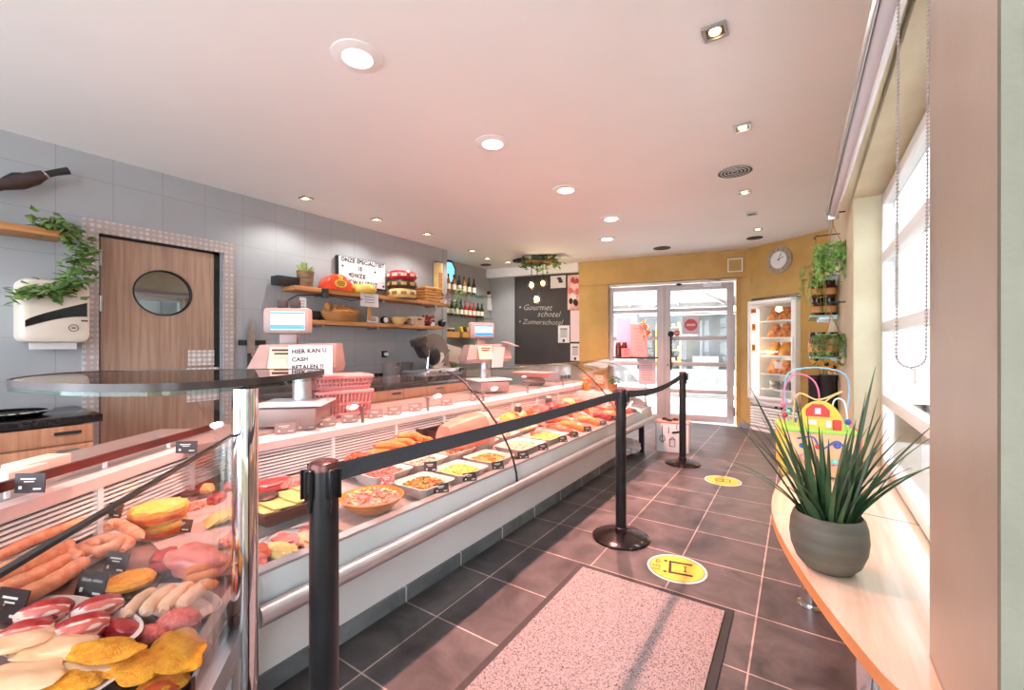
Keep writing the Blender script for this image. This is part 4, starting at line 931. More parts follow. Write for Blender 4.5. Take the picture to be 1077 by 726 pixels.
for row, x in enumerate((-2.10, -1.93)):
    for y in [2.86 + .21 * q for q in range(9)]:
        if row == 1 and y < 3.05: continue
        a = (k * 7 + row * 3) % 10
        blob('deli_piece', '%s, %s of the %s row past the ham' % (nm[a], ORD[int(round((y - 2.86) / .21))], ['rear', 'middle'][row]), (x + R.uniform(-.03, .03), y, dz_main(x) + .045), (.075, .085, R.uniform(.04, .065)), mm[a], 'meat', .3, 2.3, R.uniform(0, 3), 200 + k)
        k += 1
for i, (u, v, la) in enumerate([(545, 440, 'first'), (566, 426, 'second'), (577, 430, 'third'), (590, 421, 'fourth'), (607, 417, 'fifth')]):
    b = MB(); b.lathe([(.0, 0), (.032, 0), (.034, .02), (.034, .09), (.026, .11), (.026, .12), (0, .12)], n=16); o = tag(b.build('dark_jar', m_cheesedark, None, fr(u, v, .03)), '%s dark jar from the ham along the rear step' % la, 'jar', 'dark jars on the rear step of the counter')
    q = MB(); q.lathe([(.029, .108), (.029, .128), (0, .128)], n=16); q.build('lid', m_dish, o)
# sausages and vacuum packs towards the far end
p = fr(572, 461); tray('fillet_tray', 'dark tray of pale fillets with brown herbs in the front row', p, .20, .34, .03, 0)
for i, la in enumerate(['nearest', 'middle', 'farthest']):
    b = MB(); b.ball((0, 0, 0), (.085, .055, .022), 3, .25, 2, .2, 110 + i); tag(b.build('herb_fillet', m_pork if i else m_marinated, None, p + Vector((0, -.10 + .10 * i, .04))), '%s pink fillet with herbs on the dark tray' % la, 'fillet')
packs = [(596, 446, m_packred, 'red'), (604, 452, m_packorange, 'orange'), (612, 441, m_packred, 'red'), (621, 446, m_packorange, 'orange'), (628, 437, m_packred, 'red'), (634, 441, m_redmeat, 'dark red'), (640, 434, m_packred, 'red'), (646, 440, m_packorange, 'orange'),
    (590, 456, m_packred, 'red'), (652, 428, m_packred, 'red'), (655, 434, m_mince, 'pale red')]
for i, (u, v, m, cn) in enumerate(packs):
    q = fr(u, v, .035); sausage('packed_sausage', '%s fat dry sausage, %s from the near end of the far pile' % (cn, ORD[i]), [(q.x - .13, q.y - .02, q.z + .03), (q.x - .03, q.y, q.z + .035), (q.x + .10, q.y + .02, q.z)], .033, m, 'sausage', None)
for i, (u, v, la) in enumerate([(606, 448, 'left'), (622, 440, 'right')]):
    b = MB(); b.loft([[(-.03, 0, .10), (.03, 0, .10), (.03, .002, .10), (-.03, .002, .10)], [(-.008, 0, 0), (.008, 0, 0), (.008, .002, 0), (-.008, .002, 0)]]); tag(b.build('paper_flag', m_chicken, None, fr(u, v, .07), TH), '%s pale pointed paper tag standing between the red sausages' % la, 'paper tag')
# flowers and jars standing on the rear end of the counter
b = MB(); b.box((0, 0, .075), (.50, .30, .15), bev=.004); tag(b.build('display_step', m_dish, None, (-1.98, 4.88, .555)), 'white raised step at the far rear end of the counter carrying small pots', 'display step')
for i, (x, y, m) in enumerate([(-2.14, 4.86, m_packorange), (-1.98, 4.88, m_woodshelf), (-1.82, 4.90, m_woodshelf)]):
    p = Vector((x, y, 0))
    t = thing('flower_pot', ['orange flowering pot at the far rear corner of the counter', 'small brown planted pot in the middle of the rear corner', 'right brown planted pot at the rear corner of the counter'][i], 'potted plant', (p.x, p.y, .706))
    b = MB(); b.lathe([(.04, 0), (.055, .09), (.05, .09), (.04, .08), (0, .08)], n=16); b.build('pot', m, t)
    b = MB(); rr = random.Random(i)
    for k in range(26): b.ball((rr.uniform(-.06, .06), rr.uniform(-.06, .06), .10 + rr.uniform(0, .08)), (.018, .018, .014), 1)
    b.build('blooms', (m_packorange, m_creamsalad, m_leaf)[i], t)
# price cards on the lip
for i, (u, v) in enumerate([(462, 519), (489, 506), (521, 494), (548, 483), (568, 474), (585, 465), (597, 460), (610, 454), (624, 447), (636, 442), (660, 434)]):
    p = at(u, v, .535); card(Vector((-1.44, p.y, .537)), math.radians(62), '%s small grey price card from the near end along the counter lip' % ORD[i], .075, .045, m_tagblack if i < 4 else m_tag, None, 25)
card(fr(453, 497, .05), math.radians(50), 'dark red price card standing between the bowls of the second row', .07, .055, m_tag)
card(fr(407, 511, .05), math.radians(50), 'reddish price card standing on the pink meat salad', .07, .05, m_salami)
for i, u in enumerate((300, 322, 344, 368, 395, 415, 437, 470, 500)):
    p = atX(u, 440, -2.26); card(Vector((-2.26, p.y, .79)), math.radians(72), '%s clear brown card holder from the near end along the rear sill' % ORD[i], .10, .055, M('holder', (150, 132, 128), .3) if i == 0 else bpy.data.materials['holder'], None, 5)

# ------------------------------------------------------------------ along the grey wall
def wl(u, v, dx=0): return atX(u, v, XL + dx)
def cabinet(y0, y1, label, nd):
    t = thing('base_cabinet', label, 'cabinet', (-4.12, (y0 + y1) / 2, 0)); L = y1 - y0
    b = MB(); b.box((-.0, 0, .40), (.60, L, .64)); b.build('body', m_woodcab, t, flat=True)
    b = MB(); b.box((-.02, 0, .04), (.52, L - .02, .08)); b.build('plinth', m_black, t, flat=True)
    for k in range(nd):
        w = L / nd; y = -L / 2 + w * (k + .5)
        d = MB(); d.box((.31, y, .37), (.02, w - .01, .52), bev=.003); dd = d.build('door', m_woodcab, t)
        h = MB(); h.box((.325, y + w * .35, .60), (.012, .10, .016)); h.build('handle', m_steel, dd)
        d = MB(); d.box((.31, y, .697), (.02, w - .01, .112), bev=.003); dd = d.build('drawer', m_woodcab, t)
        h = MB(); h.box((.325, y + w * .35, .71), (.014, .12, .018)); h.build('handle', m_black, dd)
    return t
cabinet(-1.6, .80, 'wood laminate base cabinet left of the service door', 3)
cabinet(2.0, 4.85, 'long wood laminate base cabinet under the wall shelves', 4)
m_granite = M('black_granite', (26, 25, 26), .15, c2=(52, 48, 46), scale=50, contrast=(.5, .7))
b = MB(); b.box((-4.12, -.38, .785), (.66, 2.44, .05), bev=.004); tag(b.build('worktop', m_granite, None), 'black worktop over the cabinet left of the service door', 'worktop')
b = MB(); b.box((-4.12, 3.42, .78), (.66, 2.88, .05), bev=.004); b.box((-4.44, 3.42, .85), (.02, 2.88, .10)); tag(b.build('worktop', m_granite, None), 'long black worktop with splashback under the wall shelves', 'worktop')
t = thing('sink_basin', 'low black round basin with chrome rim on the worktop by the service door', 'sink', (-4.08, .45, .81))
b = MB(); b.lathe([(.16, 0), (.20, .03), (.19, .03), (.15, .006), (0, .004)], n=36); b.build('bowl', m_blackgloss, t)
b = MB(); b.lathe([(.20, .028), (.212, .034), (.20, .04), (.19, .034), (.20, .028)], n=36); b.build('rim', m_chrome, t)
t = thing('faucet', 'small chrome faucet standing on the black worktop left of the basin', 'faucet', (-4.30, .12, .81))
b = MB(); b.lathe([(.028, 0), (.024, .02), (.016, .03), (.016, .20), (0, .205)], n=16); b.build('body', m_chrome, t)
b = MB(); b.tube([(0, 0, .19), (.06, .04, .23), (.15, .10, .21), (.17, .11, .17)], .012, 10); b.build('spout', m_chrome, t)
b = MB(); b.box((0, 0, .22), (.02, .06, .015), bev=.004); b.build('lever', m_chrome, t)

# paper towel dispenser
p = wl(50, 333)
t = thing('towel_dispenser', 'cream paper towel dispenser with dark curved window on the grey wall', 'towel dispenser', (XL, p.y, p.z))
w0, w1, z0, z1 = wl(14, 306).y - p.y, wl(88, 300).y - p.y, wl(14, 361).z - p.z, wl(87, 300).z - p.z
m_cream = M('cream_plastic', (226, 214, 200), .35, c2=(220, 207, 192), scale=3)
yc, zc, ww, hh = (w0 + w1) / 2, (z0 + z1) / 2, w1 - w0, z1 - z0
def yz(ps, x): return [Vector((x, a.x, a.y)) for a in ps]
b = MB(); b.loft([yz(rrect(ww, hh, .05, 0, 5, yc, zc), .0), yz(rrect(ww, hh, .05, 0, 5, yc, zc), .14), yz(rrect(ww * .97, hh * .96, .05, 0, 5, yc, zc), .18), yz(rrect(ww * .84, hh * .84, .05, 0, 5, yc, zc), .195)]); b.build('housing', m_cream, t)
b = MB(); n = 12; lo, hi = [], []
for i in range(n + 1):
    k = i / n; y = yc - ww * .42 + ww * .86 * k; top = zc + hh / 2
    hi.append((y, top - hh * (.66 - .32 * k ** .8))); lo.append((y, top - hh * (.76 - .19 * math.sin(min(k * 1.6, 1.57)))))
b.loft([[Vector((x, y, z)) for y, z in lo] + [Vector((x, y, z)) for y, z in reversed(hi)] for x in (.190, .198)]); b.build('window', m_blackgloss, t, flat=True)
b = MB(); b.box((.10, yc + .0, z0 - .02), (.03, ww * .66, .05)); b.build('paper', m_paper, t)
b = MB(); b.lathe([(.022, 0), (.026, 0), (.026, .002), (.022, .002)], n=20, M=Matrix.Translation((.196, yc + ww * .24, zc - hh * .26)) @ Matrix.Rotation(math.pi / 2, 4, 'Y')); b.box((.197, yc + ww * .24, zc - hh * .26), (.003, .02, .008)); b.box((.197, yc + ww * .40, zc - hh * .14), (.003, .035, .010)); b.build('emblem', m_ink, t)
# wall shelf with ivy
sA, sB = wl(0, 243).y - .35, wl(60, 250).y
p = wl(30, 244); ZS1 = wl(40, 245).z
b = MB(); b.box((XL + .12, (sA + sB) / 2, ZS1 - .03), (.24, sB - sA, .045), bev=.004); tag(b.build('wall_shelf', m_woodshelf, None), 'short wooden wall shelf carrying ivy beside the service door', 'shelf')
def leafmesh(b, c, s, d, up, rr):
    d = Vector(d).normalized(); sd = d.cross(Vector(up)).normalized(); n = sd.cross(d)
    pts = [c, c + d * s * .3 + sd * s * .42, c + d * s * .55 + sd * s * .22, c + d * s, c + d * s * .55 - sd * s * .22, c + d * s * .3 - sd * s * .42]
    mid = c + d * s * .45 + n * s * .10; vs = [b.bm.verts.new(q) for q in pts]; vm = b.bm.verts.new(mid)
    for i in range(6): b.bm.faces.new((vs[i], vs[(i + 1) % 6], vm))
def vine(name, label, stems, leaf, s, mleaf, spread, pot=None, seed=0, cat='plant', per=26):
    rr = random.Random(seed); base = Vector(stems[0][0]); t = thing(name, label, cat, base)
    b = MB(); f = MB()
    for st in stems:
        st = [Vector(q) - base for q in st]
        if len(st) > 1: b.tube(st, .003, 5)
        for i in range(per):
            k = rr.random() * (len(st) - 1); a = min(int(k), len(st) - 2); q = st[a].lerp(st[a + 1], k - a) + Vector((rr.gauss(0, spread), rr.gauss(0, spread), rr.gauss(0, spread * .8)))
            leafmesh(f, q, s * rr.uniform(.6, 1.2), (rr.uniform(-.3, 1), rr.uniform(-1, 1), rr.uniform(-1, .4)), (rr.uniform(-.3, .3) + .3, rr.uniform(-.4, .4), 1), rr)
    b.build('stem', mleaf, t); f.build('foliage', mleaf, t, flat=True)
    return t
def W3(u, v, dx): q = wl(u, v, dx); return (q.x, q.y, q.z)
vine('ivy_plant', 'green ivy trailing from the wall shelf down over the towel dispenser', [[W3(48, 240, .16), W3(66, 236, .2), W3(84, 250, .2), W3(86, 275, .2), W3(76, 300, .22), W3(62, 306, .22)], [W3(48, 240, .16), W3(76, 242, .2), W3(92, 262, .18), W3(86, 285, .2)], [W3(80, 262, .2), W3(78, 290, .2), W3(66, 304, .24)], [W3(70, 303, .24), W3(40, 306, .24), W3(14, 310, .22)], [W3(44, 236, .14), W3(60, 234, .18), W3(70, 250, .2)]], 0, .072, m_leaf, .038, seed=3, per=72)
# dark tool hanging near the ceiling
t = thing('hanging_tool', 'dark long handled tool with black grip mounted high on the grey wall', 'tool', W3(40, 186, .12))
b = MB(); b.tube([Vector(W3(u, v, .12)) - t.location for u, v in ((-30, 202), (0, 195), (20, 192), (36, 188), (46, 184))], [.03, .035, .05, .045, .03], 10); b.build('body', M('dark_bronze', (66, 48, 46), .5, c2=(48, 36, 36), scale=20), t)
b = MB(); b.tube([Vector(W3(u, v, .12)) - t.location for u, v in ((45, 185), (58, 182), (72, 180))], [.024, .022, .026], 10); b.build('grip', m_black, t)
b = MB(); b.tube([Vector(W3(u, v, .13)) - t.location for u, v in ((4, 189), (14, 184), (22, 184), (30, 186))], .014, 8); b.build('top_bracket', m_black, t)
b = MB(); b.cyl(Vector(W3(46, 185, .12)) - t.location, Vector(W3(48, 184, .12)) - t.location, .03); b.build('collar', m_chrome, t)
b = MB(); b.cyl(Vector(W3(26, 191, .12)) - t.location, Vector(W3(26, 191, 0)) - t.location, .012); b.build('wall_mount', m_black, t)
# knives on a magnetic strip
q0, q1 = wl(254, 361), wl(275, 361)
b = MB(); b.box((XL + .012, (q0.y + q1.y) / 2, q0.z), (.022, q1.y - q0.y + .06, .05), bev=.003); tag(b.build('knife_strip', m_black, None), 'short black magnetic knife strip on the grey wall', 'knife rack')
def knife(u, v0, vh, v1, label):
    a, h, e = W3(u, v0, .03), W3(u, vh, .03), W3(u, v1, .03); t = thing('kitchen_knife', label, 'knife', h)
    y, zt, zb = 0, a[2] - h[2], e[2] - h[2]
    b = MB(); b.loft([[Vector((-.002, -.018, 0)), Vector((.002, -.018, 0)), Vector((.001, .028, 0)), Vector((-.001, .028, 0))], [Vector((-.002, -.018, zt * .6)), Vector((.002, -.018, zt * .6)), Vector((.001, .026, zt * .6)), Vector((-.001, .026, zt * .6))], [Vector((-.002, .006, zt)), Vector((.002, .006, zt)), Vector((.001, .010, zt)), Vector((-.001, .010, zt))]]); b.build('blade', m_steel, t, flat=True)
    b = MB(); b.box((0, .002, zb / 2), (.02, .03, abs(zb)), bev=.006); b.build('handle', m_black, t)
knife(262, 335, 372, 388, 'large kitchen knife hanging blade up on the magnetic strip')
knife(265, 340, 376, 398, 'second kitchen knife with pale blade behind the large one')

# two long shelves
SX = -4.2
YA, YB = 2.36, 4.66
def shelf_plank(z, ya, yb, label):
    t = thing('wall_shelf', label, 'shelf', (XL, (ya + yb) / 2, z))
    b = MB(); b.box((.125, 0, -.024), (.25, yb - ya, .046), bev=.004); b.build('plank', m_woodshelf, t)
    for k in (-.34, 0, .40):
        b = MB(); b.box((.10, k * (yb - ya), -.060), (.20, .03, .025)); b.build('bracket', m_steel, t)
Z1, Z2 = 1.865, 1.525
shelf_plank(Z1, YA, YB, 'upper oak wall shelf holding the cheeses and the letter sign')
shelf_plank(Z2, YA, 4.5, 'lower oak wall shelf holding the bread basket and bowls')
def sy(u, x=-4.32): return atX(u, 300, x).y
b = MB(); b.box((0, 0, .045), (.14, .22, .09), bev=.006); tag(b.build('black_box', m_black, None, (-4.34, sy(301), Z1)), 'flat black box at the left end of the upper shelf', 'box')
t = thing('potted_succulent', 'spiky green succulent in a brown wooden pot on the upper shelf', 'potted plant', (-4.30, sy(320), Z1))
b = MB(); b.lathe([(.070, 0), (.086, .17), (.078, .17), (.07, .15), (0, .15)], n=24); b.build('pot', M('rough_wood_pot', (142, 112, 84), .8, c2=(104, 78, 56), scale=10, stretch=(1, 1, 6), bump=.3), t)
b = MB(); rr = random.Random(2)
for k in range(22):
    a = rr.uniform(0, 6.28); e = rr.uniform(.5, 1.3); d = Vector((math.cos(a) * math.cos(e), math.sin(a) * math.cos(e), math.sin(e))); b.tube([Vector((0, 0, .15)), Vector((0, 0, .15)) + d * .06, Vector((0, 0, .16)) + d * .11], [.016, .014, .002], 6)
b.build('leaves', m_leafpale, t)
# half wheel of orange cheese
t = thing('cheese_half_wheel', 'orange red half wheel of cheese standing on the upper shelf', 'cheese', (-4.28, sy(351), Z1))
r = .185; arc = [math.pi * k / 20 for k in range(21)]
def hw(x, s): return [Vector((x, -s * math.cos(a), s * math.sin(a))) for a in arc]
b = MB(); b.loft([hw(-.09, r * .86), hw(-.07, r * .97), hw(-.03, r), hw(.03, r), hw(.07, r * .97), hw(.09, r * .86)]); b.build('wax_wheel', m_cheesered, t, ang=50)
b = MB(); b.loft([[Vector((x, .075 * math.cos(a), .075 + .045 * math.sin(a))) for a in [2 * math.pi * k / 24 for k in range(24)]] for x in (.088, .094)]); b.box((.090, 0, .135), (.010, .05, .04), bev=.003); b.build('yellow_emblem', m_cheeseyel, t)
b = MB()
for z, w in ((.095, .09), (.075, .11), (.055, .08)): b.box((.0955, 0, z), (.002, w, .008))
b.build('emblem_print', m_ink, t)
# letter light box
ya, yb = atX(357, 280, -4.36).y, atX(407, 280, -4.36).y; yc = (ya + yb) / 2; wd = yb - ya; hb = .34
t = thing('letter_light_box', 'white illuminated letter board on the upper shelf behind the cheese', 'sign', (-4.415, yc, Z1 + .085))
b = MB(); b.box((0, 0, hb / 2 + .01), (.06, wd, hb), bev=.004); b.build('black_casing', m_black, t)
b = MB(); b.box((.031, 0, hb / 2 + .01), (.006, wd - .02, hb - .02)); b.build('white_face', M('lit_acrylic', (226, 224, 232), .4, emit=.05), t)
b = MB()
for k in (1, 2, 3): b.box((.0345, 0, .01 + hb * k / 4), (.002, wd - .03, .003))
b.build('row_rails', M('rail_grey', (190, 186, 196), .4), t)
for k, (s, oy) in enumerate((('ONZE SPECIALITEIT', 0), ('IS', -.05), ('ONZE', -.08), ('KWALITEIT', .0))):
    lettering('lettering', s, hb * .20, m_ink, t, basis((.0385, oy, .01 + hb * (3.5 - k) / 4), (0, 1, 0), (0, 0, 1)), world=False, space=1.25 if k != 0 else 1.05, off=.0025)
b = MB()
for y, z in ((-.42, 2.6), (.25, 2.45), (-.28, 1.6), (.44, .5)):
    b.loft([[Vector((x, y * wd + dy, .01 + hb * z / 4 + dz)) for dy, dz in ((0, -.018), (.018, .004), (.010, .014), (0, .008), (-.010, .014), (-.018, .004))] for x in (.0355, .037)])
b.build('heart_symbols', m_ink, t)
def wheel(name, label, y, z, r, h, m, marks=None, x=-4.27):
    t = thing(name, label, 'cheese', (x, y, z)); b = MB(); b.lathe([(r * .85, 0), (r, h * .25), (r * 1.02, h * .5), (r, h * .75), (r * .85, h), (0, h)], n=36); b.build('rind', m, t)
    if marks:
        b = MB()
        for k in range(10):
            a = 2 * math.pi * k / 10; M4 = Matrix.Rotation(a, 4, 'Z'); q = M4 @ Vector((r * 1.015, 0, h * .5)); b.box(q, (.010, r * .38, h * .36), M4, .004)
        b.build('label_band', marks, t)
    return t
wheel('round_cheese', 'yellow wheel of cheese lying in front of the letter board', sy(382, -4.25), Z1, .150, .10, m_cheeseyel, m_cheesecream, -4.26)
yk = sy(423, -4.27)
wheel('round_cheese', 'cream wheel of cheese at the bottom of the stack of three', yk, Z1, .185, .115, m_cheesecream, M('brown_mark', (140, 104, 62), .6))
wheel('round_cheese', 'dark brown wheel of cheese in the middle of the stack of three', yk, Z1 + .116, .185, .115, m_cheesedark, M('gold_mark', (176, 140, 82), .5))
wheel('round_cheese', 'crimson wheel of cheese with white band on top of the stack of three', yk, Z1 + .232, .185, .11, m_cheesecrim, m_hamfat)
def basket(name, label, c, w, d, h, m, rz=0, handle=True):
    t = thing(name, label, 'basket', c, rz); b = MB()
    b.loft([rrect(w * .9, d * .9, .02, 0), rrect(w, d, .02, h), rrect(w * .93, d * .93, .02, h), rrect(w * .84, d * .84, .02, .012)]); b.build('body', m, t)
    b = MB(); n = 5
    for i in range(n): z = h * (i + .5) / n; k = .91 + .1 * i / n; pts = rrect(w * k + .004, d * k + .004, .02, z); b.tube(pts + [pts[0]], h * .07, 6)
    b.build('weave', m, t)
    if handle: b = MB(); b.box((w / 2 + .004, 0, h * .72), (.008, d * .3, h * .16), bev=.002); b.build('hand_hole', m_soil, t)
    return t
basket('wicker_basket', 'square pale wicker basket at the right end of the upper shelf', (-4.30, sy(452, -4.28), Z1), .20, .30, .20, m_crate)
t = thing('tall_gift_box', 'tall narrow cream gift box with printed label at the right end of the upper shelf', 'box', (-4.38, sy(462, -4.36), Z1 + .0))
b = MB(); b.box((0, 0, .30), (.09, .11, .60), bev=.003); b.build('carton', m_cheesecream, t)
b = MB(); b.box((.046, 0, .28), (.003, .08, .34)); b.build('label', m_woodshelf, t)
b = MB(); b.box((0, 0, .605), (.06, .10, .02)); b.build('top_strip', m_black, t)
b = MB(); rr = random.Random(8)
for k in range(16): leafmesh(b, Vector((rr.gauss(0, .03), rr.gauss(0, .03), rr.gauss(0, .03))), .09, (rr.uniform(-.5, 1), rr.uniform(-1, 1), rr.uniform(-.6, 1)), (0, .3, 1), rr)
tag(b.build('dried_flower', M('dried_flower_pink', (206, 176, 172), .8, c2=(130, 100, 96), scale=30), None, (-4.22, sy(470, -4.2), Z1 + .07), flat=True), 'pale dried flower ornament hanging at the right end of the upper shelf', 'ornament')
t = thing('hanging_camera', 'small dark spot lamp clamped under the front of the upper shelf', 'lamp', (-4.19, sy(342, -4.19), Z1 - .03))
b = MB(); b.box((0, 0, 0), (.03, .07, .06), bev=.006); b.build('clamp', m_black, t); b = MB(); b.lathe([(.03, 0), (.035, -.05), (0, -.05)], (0, 0, -.02), 16); b.build('shade', m_black, t)
b = MB(); b.tube([(-4.44, 2.28, 1.55), (-4.43, 2.34, 1.68), (-4.40, 2.50, 1.79), (-4.25, 2.70, 1.80), (-4.185, 2.85, 1.78), (-4.185, 3.0, 1.76), (-4.185, 3.15, 1.79)], .006, 6); tag(b.build('power_cable', m_black, None), 'thin black cable drooping under the upper shelf', 'cable')
# lower shelf
t = thing('bread_basket', 'oval wicker basket of bread on the lower shelf', 'basket', (-4.28, sy(356), Z2))
b = MB(); n = 32
def ol(k, z): return [Vector((k * .12 * math.cos(a), k * .24 * math.sin(a), z + (.03 * abs(math.sin(a)) ** 3 if z > .05 else 0))) for a in [2 * math.pi * i / n for i in range(n)]]
b.loft([ol(.7, 0), ol(.9, .05), ol(1.02, .085), ol(.95, .085), ol(.66, .012)]); b.build('body', m_wicker, t)
b = MB()
for i in range(4): q = ol(.76 + .07 * i, .018 + .019 * i); b.tube(q + [q[0]], .008, 6)
b.build('weave', m_wicker, t)
for k, (y0, y1, z, la) in enumerate([(-.16, .20, .085, 'front'), (-.10, .24, .12, 'middle'), (-.06, .22, .10, 'rear')]):
    yb0 = sy(356); sausage('baguette', 'long baguette lying in the bread basket, %s of three' % la, [(-4.24 - .035 * k, yb0 + y0, Z2 + z), (-4.24 - .035 * k, yb0 + (y0 + y1) / 2, Z2 + z + .012), (-4.24 - .035 * k, yb0 + y1, Z2 + z)], .033, m_bread, 'bread', tips=False)
for k, la in enumerate(['leftmost', 'middle', 'rightmost']):
    b = MB(); b.ball((0, 0, .055), (.04, .04, .06), 3, .1, 3, seed=k); tag(b.build('bread_roll', m_bread, None, (-4.34, sy(346) + .10 * k, Z2 + .085 + .015 * (k == 0))), '%s upright dark bread roll at the back of the bread basket' % la, 'bread')
b = MB(); b.box((0, 0, .05), (.10, .10, .10), bev=.004); tag(b.build('black_box', m_black, None, (-4.36, sy(330, -4.36), Z2)), 'small black box at the left end of the lower shelf', 'box')
def note(u0, v0, u1, v1, x, label, m, tilt=0):
    a, c = atX(u0, v0, x), atX(u1, v1, x); t = thing('paper_note', label, 'note', (x, (a.y + c.y) / 2, (a.z + c.z) / 2))
    b = MB(); b.box((0, 0, 0), (.003, abs(c.y - a.y), abs(a.z - c.z))); b.build('sheet', m, t)
    b = MB()
    for k in range(3): b.box((.002, 0, (.22 - .2 * k) * abs(a.z - c.z)), (.001, abs(c.y - a.y) * .55, .006))
    b.build('print', m_ink, t)
note(379, 308, 398, 324, -4.192, 'white paper note hanging from the front of the upper shelf', m_paper)
note(315, 313, 322, 328, -4.192, 'narrow white tag hanging under the upper shelf on the left', m_paper)
note(386, 333, 398, 340, -4.24, 'small white card standing on the lower shelf', m_paper)
b = MB(); b.box((0, 0, 0), (.008, .05, .24)); tag(b.build('wooden_strip', m_woodshelf, None, (-4.21, sy(389, -4.2), Z2 + .15)), 'thin wooden strip between the two shelves behind the hanging note', 'wood strip')
t = thing('table_clock', 'small dark clock with white dial on the lower shelf', 'clock', (-4.30, sy(402), Z2))
b = MB(); b.lathe([(.045, 0), (.045, .05), (0, .05)], (0, 0, 0), 20, M=Matrix.Translation((0, 0, .047)) @ Matrix.Rotation(math.pi / 2, 4, 'Y')); b.build('case', m_black, t)
b = MB(); b.lathe([(.034, .05), (.034, .053), (0, .053)], (0, 0, 0), 20, M=Matrix.Translation((0, 0, .047)) @ Matrix.Rotation(math.pi / 2, 4, 'Y')); b.build('dial', m_paper, t)
b = MB(); b.lathe([(.06, 0), (.125, .09), (.118, .09), (.055, .012), (0, .010)], n=28); tag(b.build('cream_bowl', m_cheesecream, None, (-4.29, sy(417), Z2)), 'cream bowl in the middle of the lower shelf', 'bowl')
basket('pale_basket', 'square whitewashed basket beside the cream bowl on the lower shelf', (-4.30, sy(435), Z2), .18, .22, .11, M('whitewashed_wicker', (222, 196, 166), .7, c2=(196, 166, 134), scale=50))
b = MB(); rr = random.Random(5)
for k in range(26): b.ball((rr.gauss(0, .03), rr.gauss(0, .05), .07 + rr.gauss(0, .035)), (.024,) * 3, 1)
b.ball((0, 0, .02), (.06, .07, .02), 2); tag(b.build('dried_pepper_garland', M('pepper_red', (176, 72, 48), .5, c2=(130, 40, 30), scale=20), None, (-4.29, sy(449), Z2)), 'heap of red dried peppers at the right of the lower shelf', 'ornament')
b = MB(); b.lathe([(.03, 0), (.055, .03), (.06, .07), (.03, .10), (0, .105)], n=20); tag(b.build('black_teapot', m_black, None, (-4.29, sy(463), Z2)), 'small round black pot at the right end of the lower shelf', 'pot')
b = MB(); b.lathe([(.03, 0), (.045, .05), (0, .06)], n=16); tag(b.build('white_figure', m_dish, None, (-4.23, sy(455, -4.23), Z2)), 'small white figure before the red peppers on the lower shelf', 'ornament')
# socket, pots, slicer, boxes on the long worktop
p = wl(404, 373); t = thing('wall_socket', 'black wall socket with white plug above the pots', 'socket', (XL, p.y, p.z))
b = MB(); b.box((.006, 0, 0), (.012, .085, .085), bev=.003); b.build('plate', m_black, t); b = MB(); b.cyl((.012, .01, 0), (.05, .01, 0), .022); b.build('plug', m_white, t)
WT2 = .805
def wy(u, x): return atX(u, 390, x).y
m_potgrey = M('grey_enamel', (134, 126, 124), .3, .2, c2=(116, 108, 107), scale=6)
def pot(u, x, r, h, label):
    t = thing('cooking_pot', label, 'pot', (x, wy(u, x), WT2)); b = MB(); b.lathe([(r * .95, 0), (r, .02), (r, h), (r * 1.05, h + .008), (r * .94, h + .006), (r * .92, .02), (0, .015)], n=32); b.build('body', m_potgrey, t)
    b = MB(); b.tube([(r * .98, -.04, h * .78), (r * 1.2, -.03, h * .8), (r * 1.2, .03, h * .8), (r * .98, .04, h * .78)], .007, 6); b.build('handle', m_potgrey, t)
pot(412, -4.10, .105, .24, 'grey cooking pot in front on the long black worktop')
pot(428, -4.28, .09, .22, 'second grey cooking pot half behind the slicer')
t = thing('meat_slicer', 'silver and black electric meat slicer on the long black worktop', 'meat slicer', (-4.05, wy(450, -4.05), WT2))
b = MB(); b.box((0, .02, .07), (.34, .56, .05), bev=.015); b.box((.14, .05, .085), (.06, .52, .06), bev=.012); b.build('base', m_alu, t)
for sx in (-.12, .12):
    for s_ in (-.2, .22): b = MB(); b.cyl((sx, s_, 0), (sx, s_, .05), .022); b.build('foot', m_black, t)
b = MB(); b.lathe([(0, -.006), (.16, -.004), (.165, 0), (.16, .004), (0, .006)], n=40, M=Matrix.Translation((-.01, .02, .26)) @ Matrix.Rotation(math.radians(66), 4, 'Y')); b.build('blade', m_steel, t)
b = MB(); b.loft([[Vector((-.06 + dx, .04 + .23 * math.cos(a), .24 + .23 * math.sin(a))) for a in [math.pi * k / 16 - .5 for k in range(18)]] for dx in (0, .05)]); b.build('blade_guard', M('slicer_guard', (132, 116, 106), .35, .2), t)
b = MB(); b.box((.05, -.19, .30), (.12, .08, .16), Matrix.Rotation(.6, 4, 'X'), .02); b.box((.06, -.24, .385), (.10, .15, .07), Matrix.Rotation(.35, 4, 'X'), .015); b.build('motor_head', M('slicer_dark', (70, 60, 58), .35, .3), t)
b = MB(); b.ball((.05, -.02, .24), (.06, .08, .10), 2, .1, 2); b.build('meat_pusher', m_black, t)
b = MB(); b.tube([(.1, -.16, .12), (.1, -.14, .30)], .012, 8); b.build('head_support', m_chrome, t); b = MB(); b.tube([(.02, .10, .12), (.10, .16, .30)], .010, 8); b.build('carriage_arm', m_chrome, t)
b = MB(); b.cyl((.16, .25, .085), (.20, .25, .085), .028); b.cyl((.17, -.06, .085), (.18, -.06, .085), .014); b.build('dial', m_black, t)
t.scale = (1.3, 1.3, 1.3); t.location = (-4.03, wy(453, -4.05), WT2)
for i, (u, dz, rz, la) in enumerate([(464, .20, .3, 'white carton box behind the slicer, the lower one'), (473, .36, -.2, 'white carton box leaning on top behind the slicer')]):
    b = MB(); b.box((0, 0, 0), (.06, .34, .24), Matrix.Rotation(rz, 4, 'X'), .004); tag(b.build('carton_box', m_cream, None, (-4.36 + .06 * i, wy(u, -4.34), WT2 + dz - .04)), la, 'box')
